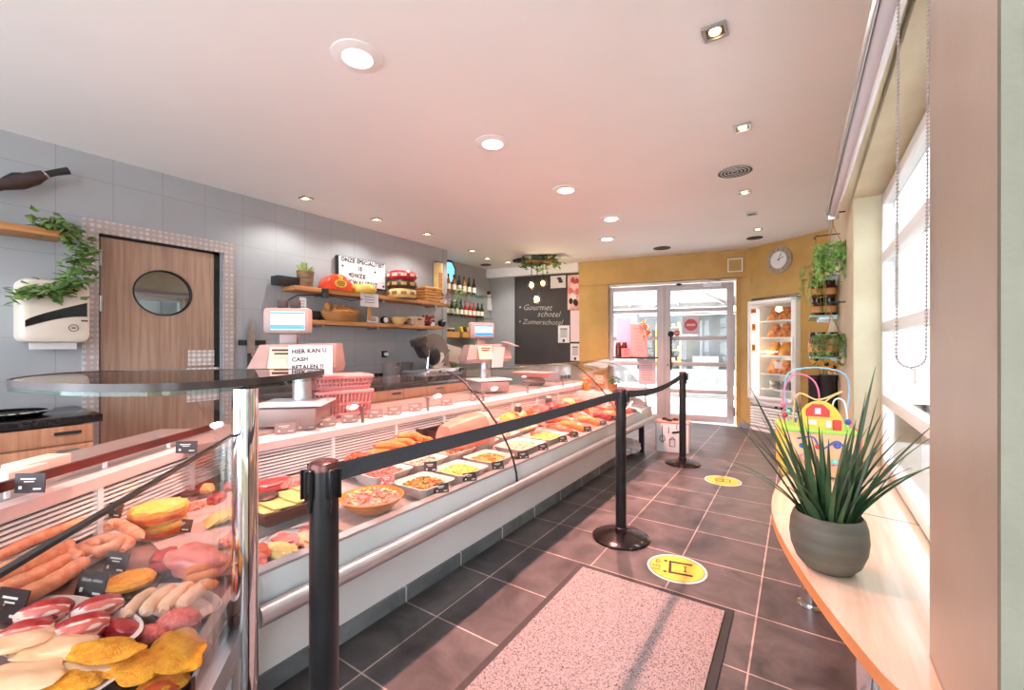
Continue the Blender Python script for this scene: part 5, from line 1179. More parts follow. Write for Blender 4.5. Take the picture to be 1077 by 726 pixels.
t = thing('succulent_pot', 'small succulent in a white pot near the end of the long worktop', 'potted plant', (-4.15, wy(491, -4.15) - .30, WT2))
b = MB(); b.lathe([(.04, 0), (.05, .09), (.045, .09), (0, .08)], n=16); b.build('pot', m_dish, t); b = MB(); rr = random.Random(4)
for k in range(14): a = rr.uniform(0, 6.28); b.tube([(0, 0, .08), (.02 * math.cos(a), .02 * math.sin(a), .13), (.05 * math.cos(a), .05 * math.sin(a), .16 + rr.uniform(0, .05))], [.010, .010, .002], 5)
b.build('leaves', m_leaf, t)
for i, (u, w, h, m, la) in enumerate([(388, .16, .05, m_darkbin, 'low dark cutting board stack left of the pots'), (372, .12, .09, m_woodshelf, 'brown spice box near the pink basket on the long worktop'), (480, .22, .10, m_soil, 'low dark crate near the far end of the long worktop')]):
    b = MB(); b.box((0, 0, h / 2), (.16, w * 1.6, h), bev=.004); tag(b.build('low_box', m, None, (-4.16, min(wy(u, -4.16), 4.72), WT2)), la, 'box')

# ------------------------------------------------------------------ scales and things on the service worktop
ZW = .801
def scale(pos, rz, label, sign, s=1.0):
    t = thing('counter_scale', label, 'scale', pos, rz)     # display looks along local -Y
    b = MB(); b.box((0, .02, .06), (.30, .34, .10), bev=.012); b.build('base', m_scalebody, t)
    b = MB(); b.box((0, .0, .125), (.36, .30, .016), bev=.006); b.build('weighing_plate', m_white, t)
    b = MB(); b.lathe([(.055, .10), (.055, .30), (0, .30)], (0, .10, 0), 20); b.build('column', m_alu, t)
    b = MB(); b.loft([[Vector((x, y, z)) for x, y, z in q] for q in ([(-.24, -.02, .28), (.22, -.02, .30), (.22, .16, .30), (-.24, .16, .28)], [(-.25, -.05, .32), (.23, -.05, .33), (.23, .18, .33), (-.25, .18, .32)], [(-.20, .0, .46), (.22, .0, .47), (.22, .14, .47), (-.20, .14, .46)])]); b.build('printer_body', m_scalebody, t)
    b = MB(); b.box((-.06, -.052, .385), (.14, .006, .13), Matrix.Rotation(-.3, 4, 'X')); b.build('notice', M('peach_notice', (232, 186, 160), .7) if 'peach_notice' not in bpy.data.materials else bpy.data.materials['peach_notice'], t)
    b = MB(); b.box((-.06, -.066, .43), (.10, .002, .012)); b.box((-.06, -.060, .41), (.08, .002, .010)); b.build('notice_print', m_ink, t)
    b = MB(); b.box((-.06, .06, .50), (.10, .05, .08), bev=.008); b.build('neck', m_scalebody, t)
    b = MB(); b.box((-.06, .04, .60), (.26, .07, .155), bev=.022); h = b.build('display_housing', m_scalebody, t)
    b = MB(); b.box((-.05, .003, .60), (.185, .004, .105)); b.build('screen', m_screenwhite, h)
    b = MB(); b.box((-.05, .0005, .564), (.185, .003, .026)); b.box((-.05, .0005, .645), (.185, .003, .012)); b.build('screen_banner', m_screenblue, h)
    return t
p = atX(312, 420, -2.42); sc1 = scale((-2.42, p.y, ZW), math.radians(42), 'pale counter scale with bright screen and handwritten paper, nearest the camera', True)
b = MB(); b.box((.10, -.075, .375), (.235, .003, .165)); b.build('paper_sign', m_paper, sc1)
for k_, s_ in enumerate(('HIER KAN U', 'CASH', 'BETALEN !!')): lettering('lettering', s_, .033, m_ink, sc1, basis((.0, -.0775, .420 - .045 * k_), (1, 0, .05), (0, 0, 1)), 'LEFT', False, 1.05, off=.0012)
b = MB(); b.box((-.09, .04, .70), (.05, .04, .045), bev=.004); b.box((-.02, .04, .70), (.05, .04, .045), bev=.004); b.build('card_reader', m_ink, sc1)
p = atX(514, 405, -2.5); sc2 = scale((-2.5, p.y, ZW), math.radians(62), 'pale counter scale with blue screen farther along, in front of the bottle shelves', False)
b = MB(); b.box((.06, -.085, .34), (.12, .003, .20), Matrix.Rotation(.25, 4, 'X')); b.build('hanging_receipt', m_paper, sc2)
b = MB(); b.box((.22, -.03, .47), (.16, .10, .003), Matrix.Rotation(.3, 4, 'Y')); b.build('paper_roll', m_paper, sc2)
for ch in sc2.children:
    if ch.name.startswith('display'):
        for g in ch.children:
            if g.name.startswith('screen.') or g.name == 'screen': g.data = g.data.copy(); g.data.materials[0] = m_screen
# pink baskets
p = atX(358, 425, -2.5); t0 = None
for i, la in enumerate(['pink plastic slotted basket on the service worktop, lower of the two', 'pink plastic slotted basket stacked on top of the other']):
    t = thing('plastic_basket', la, 'basket', (-2.5, p.y, ZW + (.0 if i == 0 else .175)), math.radians(70)); w, d, h = .36, .26, .17 if i == 0 else .09
    b = MB(); b.box((0, 0, .006), (w * .86, d * .86, .012)); b.build('floor_panel', m_pinkplastic, t)
    b = MB()
    for z in (.02, h * .5, h - .01):
        k = .88 + .12 * z / h; q = rrect(w * k, d * k, .03, z); b.tube(q + [q[0]], .007 if z < h - .02 else .012, 6)
    for j in range(14):
        for s in (-1, 1): xx = (-.44 + .88 * j / 13) * w; b.tube([(xx * .88, s * d * .44, .01), (xx, s * d * .5, h)], .0065, 5)
    for j in range(9):
        for s in (-1, 1): yy = (-.42 + .84 * j / 8) * d; b.tube([(s * w * .44, yy * .88, .01), (s * w * .5, yy, h)], .0065, 5)
    b.build('slotted_wall', m_pinkplastic, t)
    if i == 1: b = MB(); b.box((0, 0, h - .012), (w * .9, d * .9, .012)); b.build('contents', M('pink_goods', (232, 150, 152), .5), t)
# things at the far end of the service worktop
p = atX(562, 388, -2.5)
t = thing('pink_weighing_pan', 'shallow pink pan on a small stand at the far end of the service worktop', 'pan', (-2.5, p.y, ZW + .0))
b = MB(); b.lathe([(.10, 0), (.14, .05), (.06, .10), (.0, .10)], n=24); b.build('stand', m_scalebody, t); b = MB(); b.loft([rrect(.30, .20, .03, .10), rrect(.46, .30, .04, .15), rrect(.44, .28, .04, .15), rrect(.29, .19, .03, .108)]); b.build('pan', m_pinkplastic, t)
p = atX(590, 386, -2.5)
t = thing('wrapping_dispenser', 'grey roll dispenser with teal top at the far end of the service worktop', 'dispenser', (-2.55, min(p.y, 5.0) , ZW))
b = MB(); b.box((0, 0, .10), (.22, .34, .20), bev=.01); b.build('housing', m_alu, t); b = MB(); b.box((0, 0, .206), (.24, .36, .014)); b.build('top', M('teal_top', (96, 140, 140), .4), t)
b = MB()
for k in range(3): b.cyl((.11, -.1 + .1 * k, .05), (.125, -.1 + .1 * k, .05), .03)
b.build('roll_end', m_black, t)

# ------------------------------------------------------------------ bottle corner
XR = -4.96
def rx(u, v, dx=0): return atX(u, v, XR + dx)
t = thing('illuminated_sign', 'blue lit octagonal sign on the recessed grey wall', 'sign', tuple(rx(471, 287, .01)))
b = MB(); oct_ = [(math.cos(math.pi / 4 * k + .39), math.sin(math.pi / 4 * k + .39)) for k in range(8)]
b.loft([[Vector((x, .17 * c, .22 * s)) for c, s in oct_] for x in (0, .04)]); b.build('dark_frame', m_ink, t, flat=True)
b = MB(); b.loft([[Vector((x, .13 * c, .18 * s)) for c, s in oct_] for x in (.04, .046)]); b.build('lit_face', M('blue_lit_face', (120, 205, 245), .4, emit=.9), t, flat=True)
Yb0, Yb1 = 4.98, 6.42
zs = [rx(495, 310, .2).z, rx(495, 334, .2).z, rx(495, 356, .2).z]
zs = [1.80, 1.525, 1.27] if not (1.5 < zs[0] < 2.2) else zs
for i, z in enumerate(zs):
    t = thing('glass_shelf', ['top', 'middle', 'bottom'][i] + ' glass shelf on the recessed wall, ' + ['holding a row of wine bottles', 'full of dark and red bottles', 'carrying wooden crates'][i], 'shelf', (XR, (Yb0 + Yb1) / 2, z))
    b = MB(); b.box((.13, 0, -.006), (.24, Yb1 - Yb0, .012)); b.build('pane', m_greenglass, t)
    for s in (-.55, .55): b = MB(); b.box((.10, s, -.022), (.18, .02, .02)); b.build('bracket', m_steel, t)
m_bottle = M('dark_bottle_glass', (30, 32, 26), .1, c2=(40, 44, 32), scale=3); m_amber = M('amber_bottle_glass', (170, 92, 30), .12); m_redb = M('red_bottle_glass', (150, 24, 28), .12); m_label = M('cream_label', (228, 216, 198), .7)
def bottle(x, y, z, m, label, h=.30, r=.036, cap=None, grp=None):
    t = thing('wine_bottle', label, 'bottle', (x, y, z), 0, grp)
    b = MB(); b.lathe([(r * .9, 0), (r, .01), (r, h * .58), (r * .75, h * .68), (r * .36, h * .78), (r * .34, h * .97), (r * .4, h * .97), (r * .4, h), (0, h)], n=16); b.build('glass_body', m, t)
    b = MB(); b.lathe([(r * 1.02, h * .15), (r * 1.02, h * .45)], n=16); b.build('paper_label', m_label, t)
    b = MB(); b.lathe([(r * .40, h * .82), (r * .40, h * 1.004), (0, h * 1.006)], n=12); b.build('capsule', cap or m_black, t)
    return t
for i in range(8):
    m = [m_bottle, m_bottle, m_amber, m_amber, m_bottle, m_amber, m_bottle, m_bottle][i]
    bottle(XR + .13, 5.06 + .135 * i, zs[0], m, '%s wine bottle from the left on the top glass shelf' % ORD[i], .34 if i == 0 else .30, grp='bottles on the top glass shelf')
for i in range(11):
    m = m_redb if i in (6, 7, 8) else m_bottle
    bottle(XR + .13, 5.06 + .118 * i, zs[1], m, '%s bottle from the left on the middle glass shelf' % ORD[i], .27, cap=m_red if i in (6, 7, 8) else m_black, grp='bottles on the middle glass shelf')
for i, (y, la) in enumerate([(5.25, 'wooden crate of dark jars at the left of the bottom glass shelf'), (5.80, 'wooden crate of yellow packs at the right of the bottom glass shelf')]):
    t = thing('wooden_crate', la, 'crate', (XR + .14, y, zs[2])); b = MB(); w, d, h = .20, .46, .10
    for s in (-1, 1):
        b.box((s * w / 2, 0, h / 2), (.012, d, h)); b.box((0, s * d / 2, h / 2), (w, .012, h))
    b.box((0, 0, .006), (w, d, .012)); b.build('box', m_crate, t, flat=True)
    for k in range(5):
        if i == 0:
            j = tag(None or MB().lathe([(.036, 0), (.038, .10), (.03, .13), (0, .13)], n=14).build('preserve_jar', m_cheesedark, None, (XR + .14, y - .18 + .09 * k, zs[2] + .013)), '%s dark preserve jar in the left crate on the bottom shelf' % ORD[k], 'jar', 'jars in the left crate')
            MB().lathe([(.032, .128), (.032, .15), (0, .15)], n=14).build('lid', m_dish, j)
        else:
            MBx = MB(); MBx.box((0, 0, .09), (.07, .06, .17), Matrix.Rotation(.25, 4, 'X'), .008); tag(MBx.build('yellow_pack', m_yellow if k % 2 == 0 else m_darkbin, None, (XR + .14, y - .16 + .09 * k, zs[2] + .016)), '%s food pack from the left in the right crate on the bottom shelf' % ORD[k], 'package')
vine('trailing_plant', 'pale trailing plant hanging beside the wine bottles', [[tuple(rx(482, 303, .26)), tuple(rx(480, 315, .28)), tuple(rx(480, 330, .28))], [tuple(rx(483, 303, .26)), tuple(rx(487, 308, .28)), tuple(rx(477, 320, .28))]], 0, .06, m_leafpale, .035, seed=8, per=34)
t = thing('hanging_apron', 'white apron with dark collar hanging in the corner beside the bottle shelves', 'apron', tuple(bw(-1.80, -.02, 2.27)), BR)
t.scale = (.62, .8, .62)
b = MB(); b.loft([[Vector((-.06, -.02, .0)), Vector((.06, -.02, 0)), Vector((.06, .02, 0)), Vector((-.06, .02, 0))], [Vector((-.10, -.03, -.20)), Vector((.10, -.03, -.20)), Vector((.10, .02, -.2)), Vector((-.10, .02, -.2))], [Vector((-.12, -.03, -.55)), Vector((.12, -.03, -.55)), Vector((.12, .02, -.55)), Vector((-.12, .02, -.55))]]); b.build('cloth', m_paper, t)
b = MB(); b.ball((.03, -.03, -.01), (.07, .03, .06), 2); b.build('collar', m_black, t)
# blackboard and posters: local coordinates of the back wall
def bk(u, v, y=.03):
    k = (u - CX) / F; d = Vector((k * COS - SIN, k * SIN + COS, 0)); o = MBK @ Vector((0, y, 0)); n = (MBK.to_3x3() @ Vector((0, 1, 0)))
    z = o.dot(n) / d.dot(n); p = d * z; q = MBK.inverted() @ p; return Vector((q.x, y, EYE - (v - CY) * z / F))
a, c = bk(543, 292), bk(609, 395)
t = thing('blackboard', 'large blackboard with chalk handwriting on the back wall', 'blackboard', B0, BR)
b = MB(); b.box(((a.x - .0) / 2 - .0, .025, (a.z + .9) / 2), (abs(a.x), .03, a.z - .9)); b.build('board', M('chalkboard', (50, 44, 44), .7, c2=(58, 52, 51), scale=3), t, flat=True)
b = MB(); b.box((a.x - .012, .024, (a.z + .9) / 2), (.02, .036, a.z - .9)); b.build('edge_trim', m_ink, t, flat=True)
for s, u, v, h in (('\u2022 Gourmet', 545, 324, .15), ('schotel', 565, 331, .15), ('\u2022 Zomerschotel', 545, 339, .135)):
    q = bk(u, v, .008); lettering('chalk_writing', s, h, m_chalk, t, basis(q, (1, 0, -.04), (0, 0, 1)), 'LEFT', False, off=-.001, shear=.3)
def poster(u0, v0, u1, v1, name, label, m, cat, y=.006, deco=None):
    a, c = bk(u0, v0, y), bk(u1, v1, y); w, h = c.x - a.x, a.z - c.z
    t = thing(name, label, cat, bw((a.x + c.x) / 2, y, (a.z + c.z) / 2), BR)
    b = MB(); b.box((0, -.002, 0), (w, .004, h)); b.build('sheet', m, t)
    if deco: deco(t, w, h)
    return t
def meat_deco(cols):
    def f(t, w, h):
        rr = random.Random(len(cols) * 5)
        for k, m in enumerate(cols):
            b = MB()
            for j in range(3): b.loft([[Vector((rr_x + .16 * w * math.cos(q), yy, rr_z + .09 * h * math.sin(q))) for q in [2 * math.pi * i / 14 for i in range(14)]] for rr_x, rr_z in [(rr.uniform(-.3, .3) * w, (.36 - .75 * (k + .3 + .2 * (j - 1)) / len(cols)) * h)] for yy in (-.0045 - .001 * k - .0003 * j, -.0055 - .001 * k - .0003 * j)])
            b.build('printed_meat', m, t, flat=True)
    return f
def lines_deco(t, w, h):
    b = MB()
    for k in range(5): b.box((0, -.0048, (.30 - .11 * k) * h), (w * .6, .001, .012 if k else .02))
    b.box((0, -.0048, -.38 * h), (.04, .001, .05)); b.build('print', m_ink, t)
poster(579, 291, 595, 303, 'cutlery_poster', 'white poster with curled drawing at the top of the blackboard', m_paper, 'poster', .006, meat_deco([m_ink]))
poster(597, 290, 610, 326, 'meat_poster', 'tall poster printed with rows of red meat at the blackboard edge', M('poster_red', (196, 120, 104), .5, c2=(226, 190, 178), scale=8), 'poster', .006, meat_deco([m_redmeat, m_hamfat, m_mince, m_paper, m_soil]))
poster(600, 327, 610, 360, 'price_sheet', 'long white price sheet under the meat poster', m_palepink, 'notice', .006)
poster(587, 343, 599, 361, 'notice_sheet', 'small white notice sheet on the blackboard', m_paper, 'notice', .006, lines_deco)
poster(600, 362, 610, 380, 'notice_sheet', 'lower white notice at the right edge of the blackboard', m_paper, 'notice', .006, lines_deco)
# hanging lamp with three bulbs
t = thing('pendant_lamp', 'hanging lamp with three glowing bulbs below a leafy wooden bar', 'pendant lamp', (-3.47, 6.0, CEIL))
b = MB(); b.box((0, .0, -.03), (.26, .16, .05), .5, .006); b.build('ceiling_mount', m_black, t)
b = MB(); b.tube([(-.20, -.10, -.10), (.26, .12, -.10)], .04, 8); b.tube([(-.1, -.05, -.10), (-.1, -.05, -.02)], .01, 6); b.tube([(.1, .05, -.10), (.1, .05, -.02)], .01, 6); b.build('branch', m_wicker, t)
f = MB(); rr = random.Random(6)
for k in range(150):
    s = rr.uniform(-1, 1); leafmesh(f, Vector((.02 + .27 * s + rr.gauss(0, .03), .13 * s + rr.gauss(0, .05), -.12 + rr.gauss(0, .05))), rr.uniform(.06, .11), (rr.uniform(-1, 1), rr.uniform(-1, 1), rr.uniform(-.6, .6)), (.2, .2, 1), rr)
f.build('greenery', m_leaf, t, flat=True)
m_bulb = M('amber_bulb', (255, 214, 140), .3, emit=7)
m_bulbglass = glass('amber_bulb_glass', (1, .93, .78))
for i, (u, v) in enumerate([(559, 300), (571, 298), (565, 315)]):
    z = 6.92 + (-.12, .12, 0)[i]; x = (u - CX) * z / F; q = Vector((x * COS - z * SIN, x * SIN + z * COS, EYE - (v - CY) * z / F)) - t.location
    b = MB(); b.tube([(q.x, q.y, -.10), (q.x, q.y, q.z + .12)], .006, 6); b.build('cord', m_black, t)
    b = MB(); b.lathe([(.022, .06), (.026, .13), (0, .135)], q, 14); b.build('lamp_socket', m_black, t)
    b = MB(); b.lathe([(0, -.085), (.045, -.07), (.075, -.02), (.072, .02), (.04, .06), (.022, .075)], q, 24); o = b.build('bulb', m_bulbglass, t)
    b = MB(); b.ball(q + Vector((0, 0, -.005)), (.035, .035, .045), 2); b.build('filament', m_bulb, o)
lamp('POINT', 'pendant_glow', (-3.47, 6.0, 2.0), 14, (1, .82, .55), .06)

# ------------------------------------------------------------------ window bench and plant
outl = [(.232, 1.075), (.165, 1.13), (.115, 1.245), (.05, 1.43), (-.02, 1.68), (-.07, 1.93), (-.088, 2.15), (-.082, 2.38), (-.05, 2.64), (.0, 2.86), (.08, 3.04), (.20, 3.148)]
pts = [Vector(p) for p in outl]; sm = []
for i in range(len(pts) - 1):
    p0, p1, p2, p3 = pts[max(i - 1, 0)], pts[i], pts[i + 1], pts[min(i + 2, len(pts) - 1)]
    for k in range(4):
        f = k / 4; sm.append(.5 * ((2 * p1) + (-p0 + p2) * f + (2 * p0 - 5 * p1 + 4 * p2 - p3) * f * f + (-p0 + 3 * p1 - 3 * p2 + p3) * f ** 3))
sm.append(pts[-1])
inner = [rw(.0, 1.855, 0).xy, rw(.122, 1.855, 0).xy, rw(.122, .002, 0).xy, rw(-.001, .0, 0).xy, rw(-.001, -.2, 0).xy]
poly = sm + [Vector(p) for p in inner]
bench = thing('window_bench', 'curved pale beech bench top along the side window on chrome legs', 'bench', (.1, 2.1, 0))
b = MB(); b.loft([[Vector((p.x, p.y, z)) for p in poly] for z in (.5465, .58)]); b.build('bench_top', m_beech, bench, world=True, flat=True)
b = MB(); b.loft([[Vector((p.x - .0015, p.y, z)) for p in sm] + [Vector((p.x + .003, p.y, z)) for p in reversed(sm)] for z in (.546, .5795)]); b.build('edge_band', m_beechedge, bench, world=True, flat=True)
q0, q1 = Vector((-.02, 2.26)), Vector((.405, 2.19)); d = (q1 - q0).normalized(); n = Vector((-d.y, d.x)) * .0022
b = MB(); b.loft([[Vector((p.x, p.y, z)) for p in (q0 - n, q1 - n, q1 + n, q0 + n)] for z in (.5795, .5805)]); b.build('seam', m_ink, bench, world=True)
for x, y in ((.06, 2.52), (.165, 1.37)):
    b = MB(); b.lathe([(.042, .008), (.042, .5465)], (x, y, 0), 28); b.lathe([(.06, 0), (.06, .008), (.043, .010), (0, .010)], (x, y, 0), 28); b.build('leg', m_chrome, bench, world=True)
pl = thing('potted_plant', 'spiky green sansevieria in a round grey green pot on the window bench', 'potted plant', (.080, 1.617, .58))
b = MB(); b.lathe([(0, 0), (.050, 0), (.062, .004), (.082, .028), (.096, .066), (.100, .100), (.097, .138), (.090, .162), (.084, .169), (.079, .161), (.080, .14), (0, .135)], n=48); b.build('pot', m_pot, pl)
b = MB(); b.lathe([(.082, .140), (.06, .150), (0, .152)], n=24); b.build('soil', m_soil, pl)
f = MB(); rr = random.Random(21)
def blade(base, az, lean, L, w, curl):
    d0 = Vector((math.cos(az), math.sin(az), 0)); s = Vector((-d0.y, d0.x, 0)); loops = []
    p = Vector(base); ang = lean; k = 9
    for i in range(k + 1):
        t = i / k; ww = w * (1 - t ** 2.2) * (.8 + .4 * min(t * 4, 1)) * .5 + .0006; th = .003 * (1 - t) + .0006
        up = Vector((0, 0, 1)) * math.cos(ang) + d0 * math.sin(ang); nn = s.cross(up)
        loops.append([p + s * ww + nn * th * .6, p - nn * th, p - s * ww + nn * th * .6, p + nn * th * .3]); p = p + up * (L / k); ang += curl / k
    f.loft(loops)
ROOT = Vector((.080, 1.617, 0))
def toward(u, v, zoff=1.3):                     # direction of a leaf whose tip is seen at (u, v)
    return at(u, v, 1.0)
cu = Vector((COS, SIN, 0))
for lx, L, cv in [(-.62, .50, .1), (-.50, .43, .45), (-.42, .38, .75), (-.36, .36, .1), (-.30, .42, .12), (-.24, .33, .6), (-.18, .36, .1), (-.10, .40, .06), (-.02, .34, .05), (.05, .42, .06), (.13, .38, .1), (.22, .40, .06), (.30, .50, .05), (.40, .36, .5), (.50, .38, .3), (.58, .40, .35), (.66, .30, .75), (.72, .33, .5), (-.66, .30, .9), (.8, .25, .8), (-.75, .28, .8)]:
    dep_ = rr.uniform(-.45, .45); dv = cu * math.sin(lx) + Vector((-SIN, COS, 0)) * math.sin(dep_) * .6; az = math.atan2(dv.y, dv.x); le = math.asin(min(dv.length, .98))
    blade((.045 * math.cos(az), .045 * math.sin(az), .13), az, le * .75, L, .017, cv)
for k in range(80):
    az = rr.uniform(0, 6.28); blade((.06 * rr.random() * math.cos(az), .06 * rr.random() * math.sin(az), .13), az, rr.uniform(.02, .55), rr.uniform(.13, .36), rr.uniform(.008, .014), rr.uniform(0, .7))
f.build('foliage', m_leafdark, pl, flat=True)

# ------------------------------------------------------------------ bead maze toy at the bench end
ty = thing('bead_maze_toy', 'colourful activity cube with wire bead maze on the far end of the window bench', 'toy', (.085, 2.80, .58), math.radians(8))
ty.scale = (1.12, 1.12, 1.16)
W2 = .145
b = MB(); b.box((0, 0, .105), (.27, .22, .19), bev=.004); b.build('cube_body', m_toywood, ty)
b = MB(); b.box((-.142, 0, .11), (.016, .24, .22), bev=.004); b.build('side_panel', m_yellow, ty)
b = MB(); b.box((.142, 0, .11), (.016, .24, .22), bev=.004); b.build('side_panel', M('toy_coral', (232, 112, 90), .5), ty)
b = MB(); b.box((0, 0, .208), (.31, .25, .016), bev=.004); b.build('top_board', m_green, ty)
def wire(pts, m, name='wire_track'):
    ps = [Vector(p) for p in pts]; out = []
    for i in range(len(ps) - 1):
        p0, p1, p2, p3 = ps[max(i - 1, 0)], ps[i], ps[i + 1], ps[min(i + 2, len(ps) - 1)]
        for k in range(6):
            q = k / 6; out.append(.5 * ((2 * p1) + (-p0 + p2) * q + (2 * p0 - 5 * p1 + 4 * p2 - p3) * q * q + (-p0 + 3 * p1 - 3 * p2 + p3) * q ** 3))
    b = MB(); b.tube(out + [ps[-1]], .0036, 6); return b.build(name, m, ty)
m_toypink = M('toy_pink', (226, 110, 150), .4); m_toyblue = M('toy_light_blue', (130, 190, 220), .4)
wire([(-.12, .04, .215), (-.125, .04, .36), (-.09, .03, .44), (-.03, .02, .44), (.01, .0, .38), (.01, -.02, .215)], m_toypink)
wire([(-.10, .08, .215), (-.10, .08, .45), (.13, .08, .45), (.13, .08, .215)], m_toyblue)
wire([(-.10, -.05, .215), (-.08, -.05, .36), (.0, -.06, .34), (.09, -.05, .38), (.03, -.04, .33), (-.02, -.04, .215)], m_cheesecream)
wire([(.06, .0, .215), (.07, .0, .33), (.11, .0, .33), (.125, .0, .215)], m_whitepaint)
b = MB(); arc = [math.pi * k / 16 for k in range(17)]; b.loft([[Vector((.09 * math.cos(a), y, .215 + .125 * math.sin(a))) for a in arc] for y in (-.10, -.085)]); b.build('barn_board', m_yellow, ty)
b = MB(); b.loft([[Vector((x, y, z)) for x, z in ((-.055, .27), (.035, .27), (.035, .30), (.01, .325), (-.03, .325), (-.055, .30))] for y in (-.104, -.10)]); b.build('painted_barn', m_red, ty, flat=True)
for c_, d_ in (((-.01, -.105, .295), (.022, .003, .026)), ((-.03, -.105, .245), (.03, .003, .02)), ((.03, -.105, .24), (.02, .003, .03))): b = MB(); b.box(c_, d_); b.build('painted_shape', m_paper, ty)
b = MB(); b.box((.062, -.106, .235), (.03, .012, .05), bev=.003); b.build('red_block', m_red, ty)
for i, (x, y, z, m) in enumerate([(-.125, .04, .30, m_toypink), (-.12, .04, .25, m_red), (.125, .0, .24, m_blue), (-.10, .08, .26, m_turq), (.0, -.02, .24, m_yellow), (-.08, -.05, .24, m_blue)]):
    b = MB(); b.ball((x, y, z), (.012, .012, .014), 2); b.build('bead', m, ty)
wire([(-.09, -.118, .17), (-.03, -.12, .18), (.0, -.12, .13), (.06, -.12, .17), (.10, -.118, .12)], m_blue, 'front_track')
wire([(-.10, -.118, .08), (-.04, -.12, .11), (.02, -.12, .06), (.10, -.118, .09)], m_toypink, 'front_track')
for x, z, m in ((-.07, .14, m_blue), (-.01, .14, m_red), (.06, .15, m_blue), (-.05, .07, m_red), (.05, .08, m_turq), (.09, .05, m_blue)):
    b = MB(); b.ball((x, -.118, z), (.014, .012, .012), 2); b.build('front_bead', m, ty)

# ------------------------------------------------------------------ shelves, plants and canisters on the far right wall
def gs(y0, y1, z, label):
    t = thing('glass_wall_shelf', label, 'shelf', rw(-.01, y0 - 1.288, z)); L = y1 - y0
    b = MB(); b.box((-.095, L / 2, 0), (.19, L, .014)); b.build('pane', M('turquoise_glass', (120, 196, 188), .1, spec=.8) if 'turquoise_glass' not in bpy.data.materials else bpy.data.materials['turquoise_glass'], t)
    for k in (.15, .85): b = MB(); b.box((-.06, L * k, -.015), (.12, .02, .016)); b.build('bracket', m_steel, t)
SH = [1.83, 1.50, 1.155]
gs(4.35, 5.15, SH[0], 'top turquoise glass shelf behind the window reveal, half covered by hanging plants')
gs(4.35, 5.15, SH[1], 'middle turquoise glass shelf behind the window reveal, carrying brown preserve jars')
gs(4.35, 5.15, SH[2], 'lowest thin glass shelf of dark jars behind the window reveal')
m_jam = M('dark_preserve', (72, 28, 24), .15, c2=(104, 52, 34), scale=14)
def jar(y, x, z, s, label, grp):
    t = thing('preserve_jar', label, 'jar', rw(x, y - 1.288, z + .007), 0, grp)
    b = MB(); b.lathe([(.045 * s, 0), (.05 * s, .01), (.05 * s, .11 * s), (.04 * s, .135 * s), (0, .135 * s)], n=20); b.build('glass_body', m_jam, t)
    b = MB(); b.lathe([(.0515 * s, .03 * s), (.0515 * s, .09 * s)], n=20); b.build('paper_label', m_crate, t)
    b = MB(); b.lathe([(.043 * s, .130 * s), (.043 * s, .165 * s), (0, .165 * s)], n=20); b.build('lid', m_blackgloss, t)
k = 0
for z, nm, stack in ((SH[1], 'middle', 2), (SH[2], 'lowest', 1)):
    for row, x in enumerate((-.06, -.145)):
        for i in range(3):
            for l in range(stack):
                jar(4.46 + .22 * i, x, z + .150 * l, .88 if stack == 2 else 1.25, '%s dark preserve jar %s on the %s turquoise shelf, %s' % (['nearest', 'second', 'farthest'][i], ['against the wall', 'at the front edge'][row], nm, ['bottom layer', 'stacked on another'][l]), 'preserve jars on the %s turquoise shelf' % nm)
def rp(u, v, Y): # point seen at (u, v) at depth Y along the wall
    kk = (u - CX) / F; z = Y / (kk * SIN + COS); return Vector((z * (kk * COS - SIN), Y, EYE - (v - CY) * z / F))
def hang(name, label, top, potc, potm, mleaf, size, n, seed, drop):
    t = thing(name, label, 'hanging plant', potc); rr = random.Random(seed)
    b = MB(); b.lathe([(.045, -.05), (.065, .04), (.058, .04), (.05, .02), (0, .02)], n=20); b.build('pot', potm, t)
    b = MB()
    for a in (0, 2.1, 4.2): b.tube([Vector((.065 * math.cos(a), .065 * math.sin(a), .035)), Vector((0, 0, .20)), Vector((0, 0, .27))], .003, 5)
    xw = .243 + .0155 * (potc[1] - 1.288) - potc[0]; h = MB(); h.tube([(0, 0, .262), (-.012, 0, .275), (0, 0, .288), (xw, 0, .288)], .005, 6); h.build('wall_hook', m_black, t)
    b.build('rope_hanger', m_wicker, t)
    f = MB(); sb = MB()
    for q in range(n):
        a = rr.uniform(0, 6.28); r0 = rr.uniform(.02, .07); L = rr.uniform(.06, drop); ps = []
        for s in range(5):
            h = s / 4; r = r0 + .05 * (1 - (1 - h) ** 2) * rr.uniform(.6, 1.3); ps.append(Vector((r * math.cos(a), r * math.sin(a), .05 + .05 * math.sin(min(h * 3, 3.14)) - L * h)))
        sb.tube(ps, .002, 4)
        for p in ps: leafmesh(f, p, size * rr.uniform(.6, 1.2), (rr.uniform(-1, 1), rr.uniform(-1, 1), rr.uniform(-.8, .3)), (rr.uniform(-.5, .5), -.4, 1), rr)
    sb.build('stem', mleaf, t); f.build('foliage', mleaf, t, flat=True)
hang('hanging_plant', 'lush green plant in a white pot hanging highest on the right wall', (.268, 3.72, 2.30), tuple(rp(876, 268, 3.72)), m_dish, M('fresh_green', (104, 150, 62), .5, c2=(150, 184, 92), scale=20), .05, 90, 1, .26)
hang('hanging_plant', 'thin yellow green trailing plant hanging left of the jars', (.10, 4.34, 1.99), tuple(rp(858, 286, 4.30)), m_wicker, m_leafpale, .04, 26, 2, .42)
hang('hanging_plant', 'bushy plant in a brown pot hanging on ropes below the jars', (.268, 3.72, 1.62), tuple(rp(874, 362, 3.72)), m_woodshelf, m_leaf, .045, 44, 3, .20)
b = MB(); b.box((0, 0, 0), (.02, .05, .12), bev=.003); tag(b.build('wooden_hook', m_wooddoor, None, rw(-.012, 2.52, 2.62)), 'small wooden hanger block under the ceiling on the right wall', 'hook')
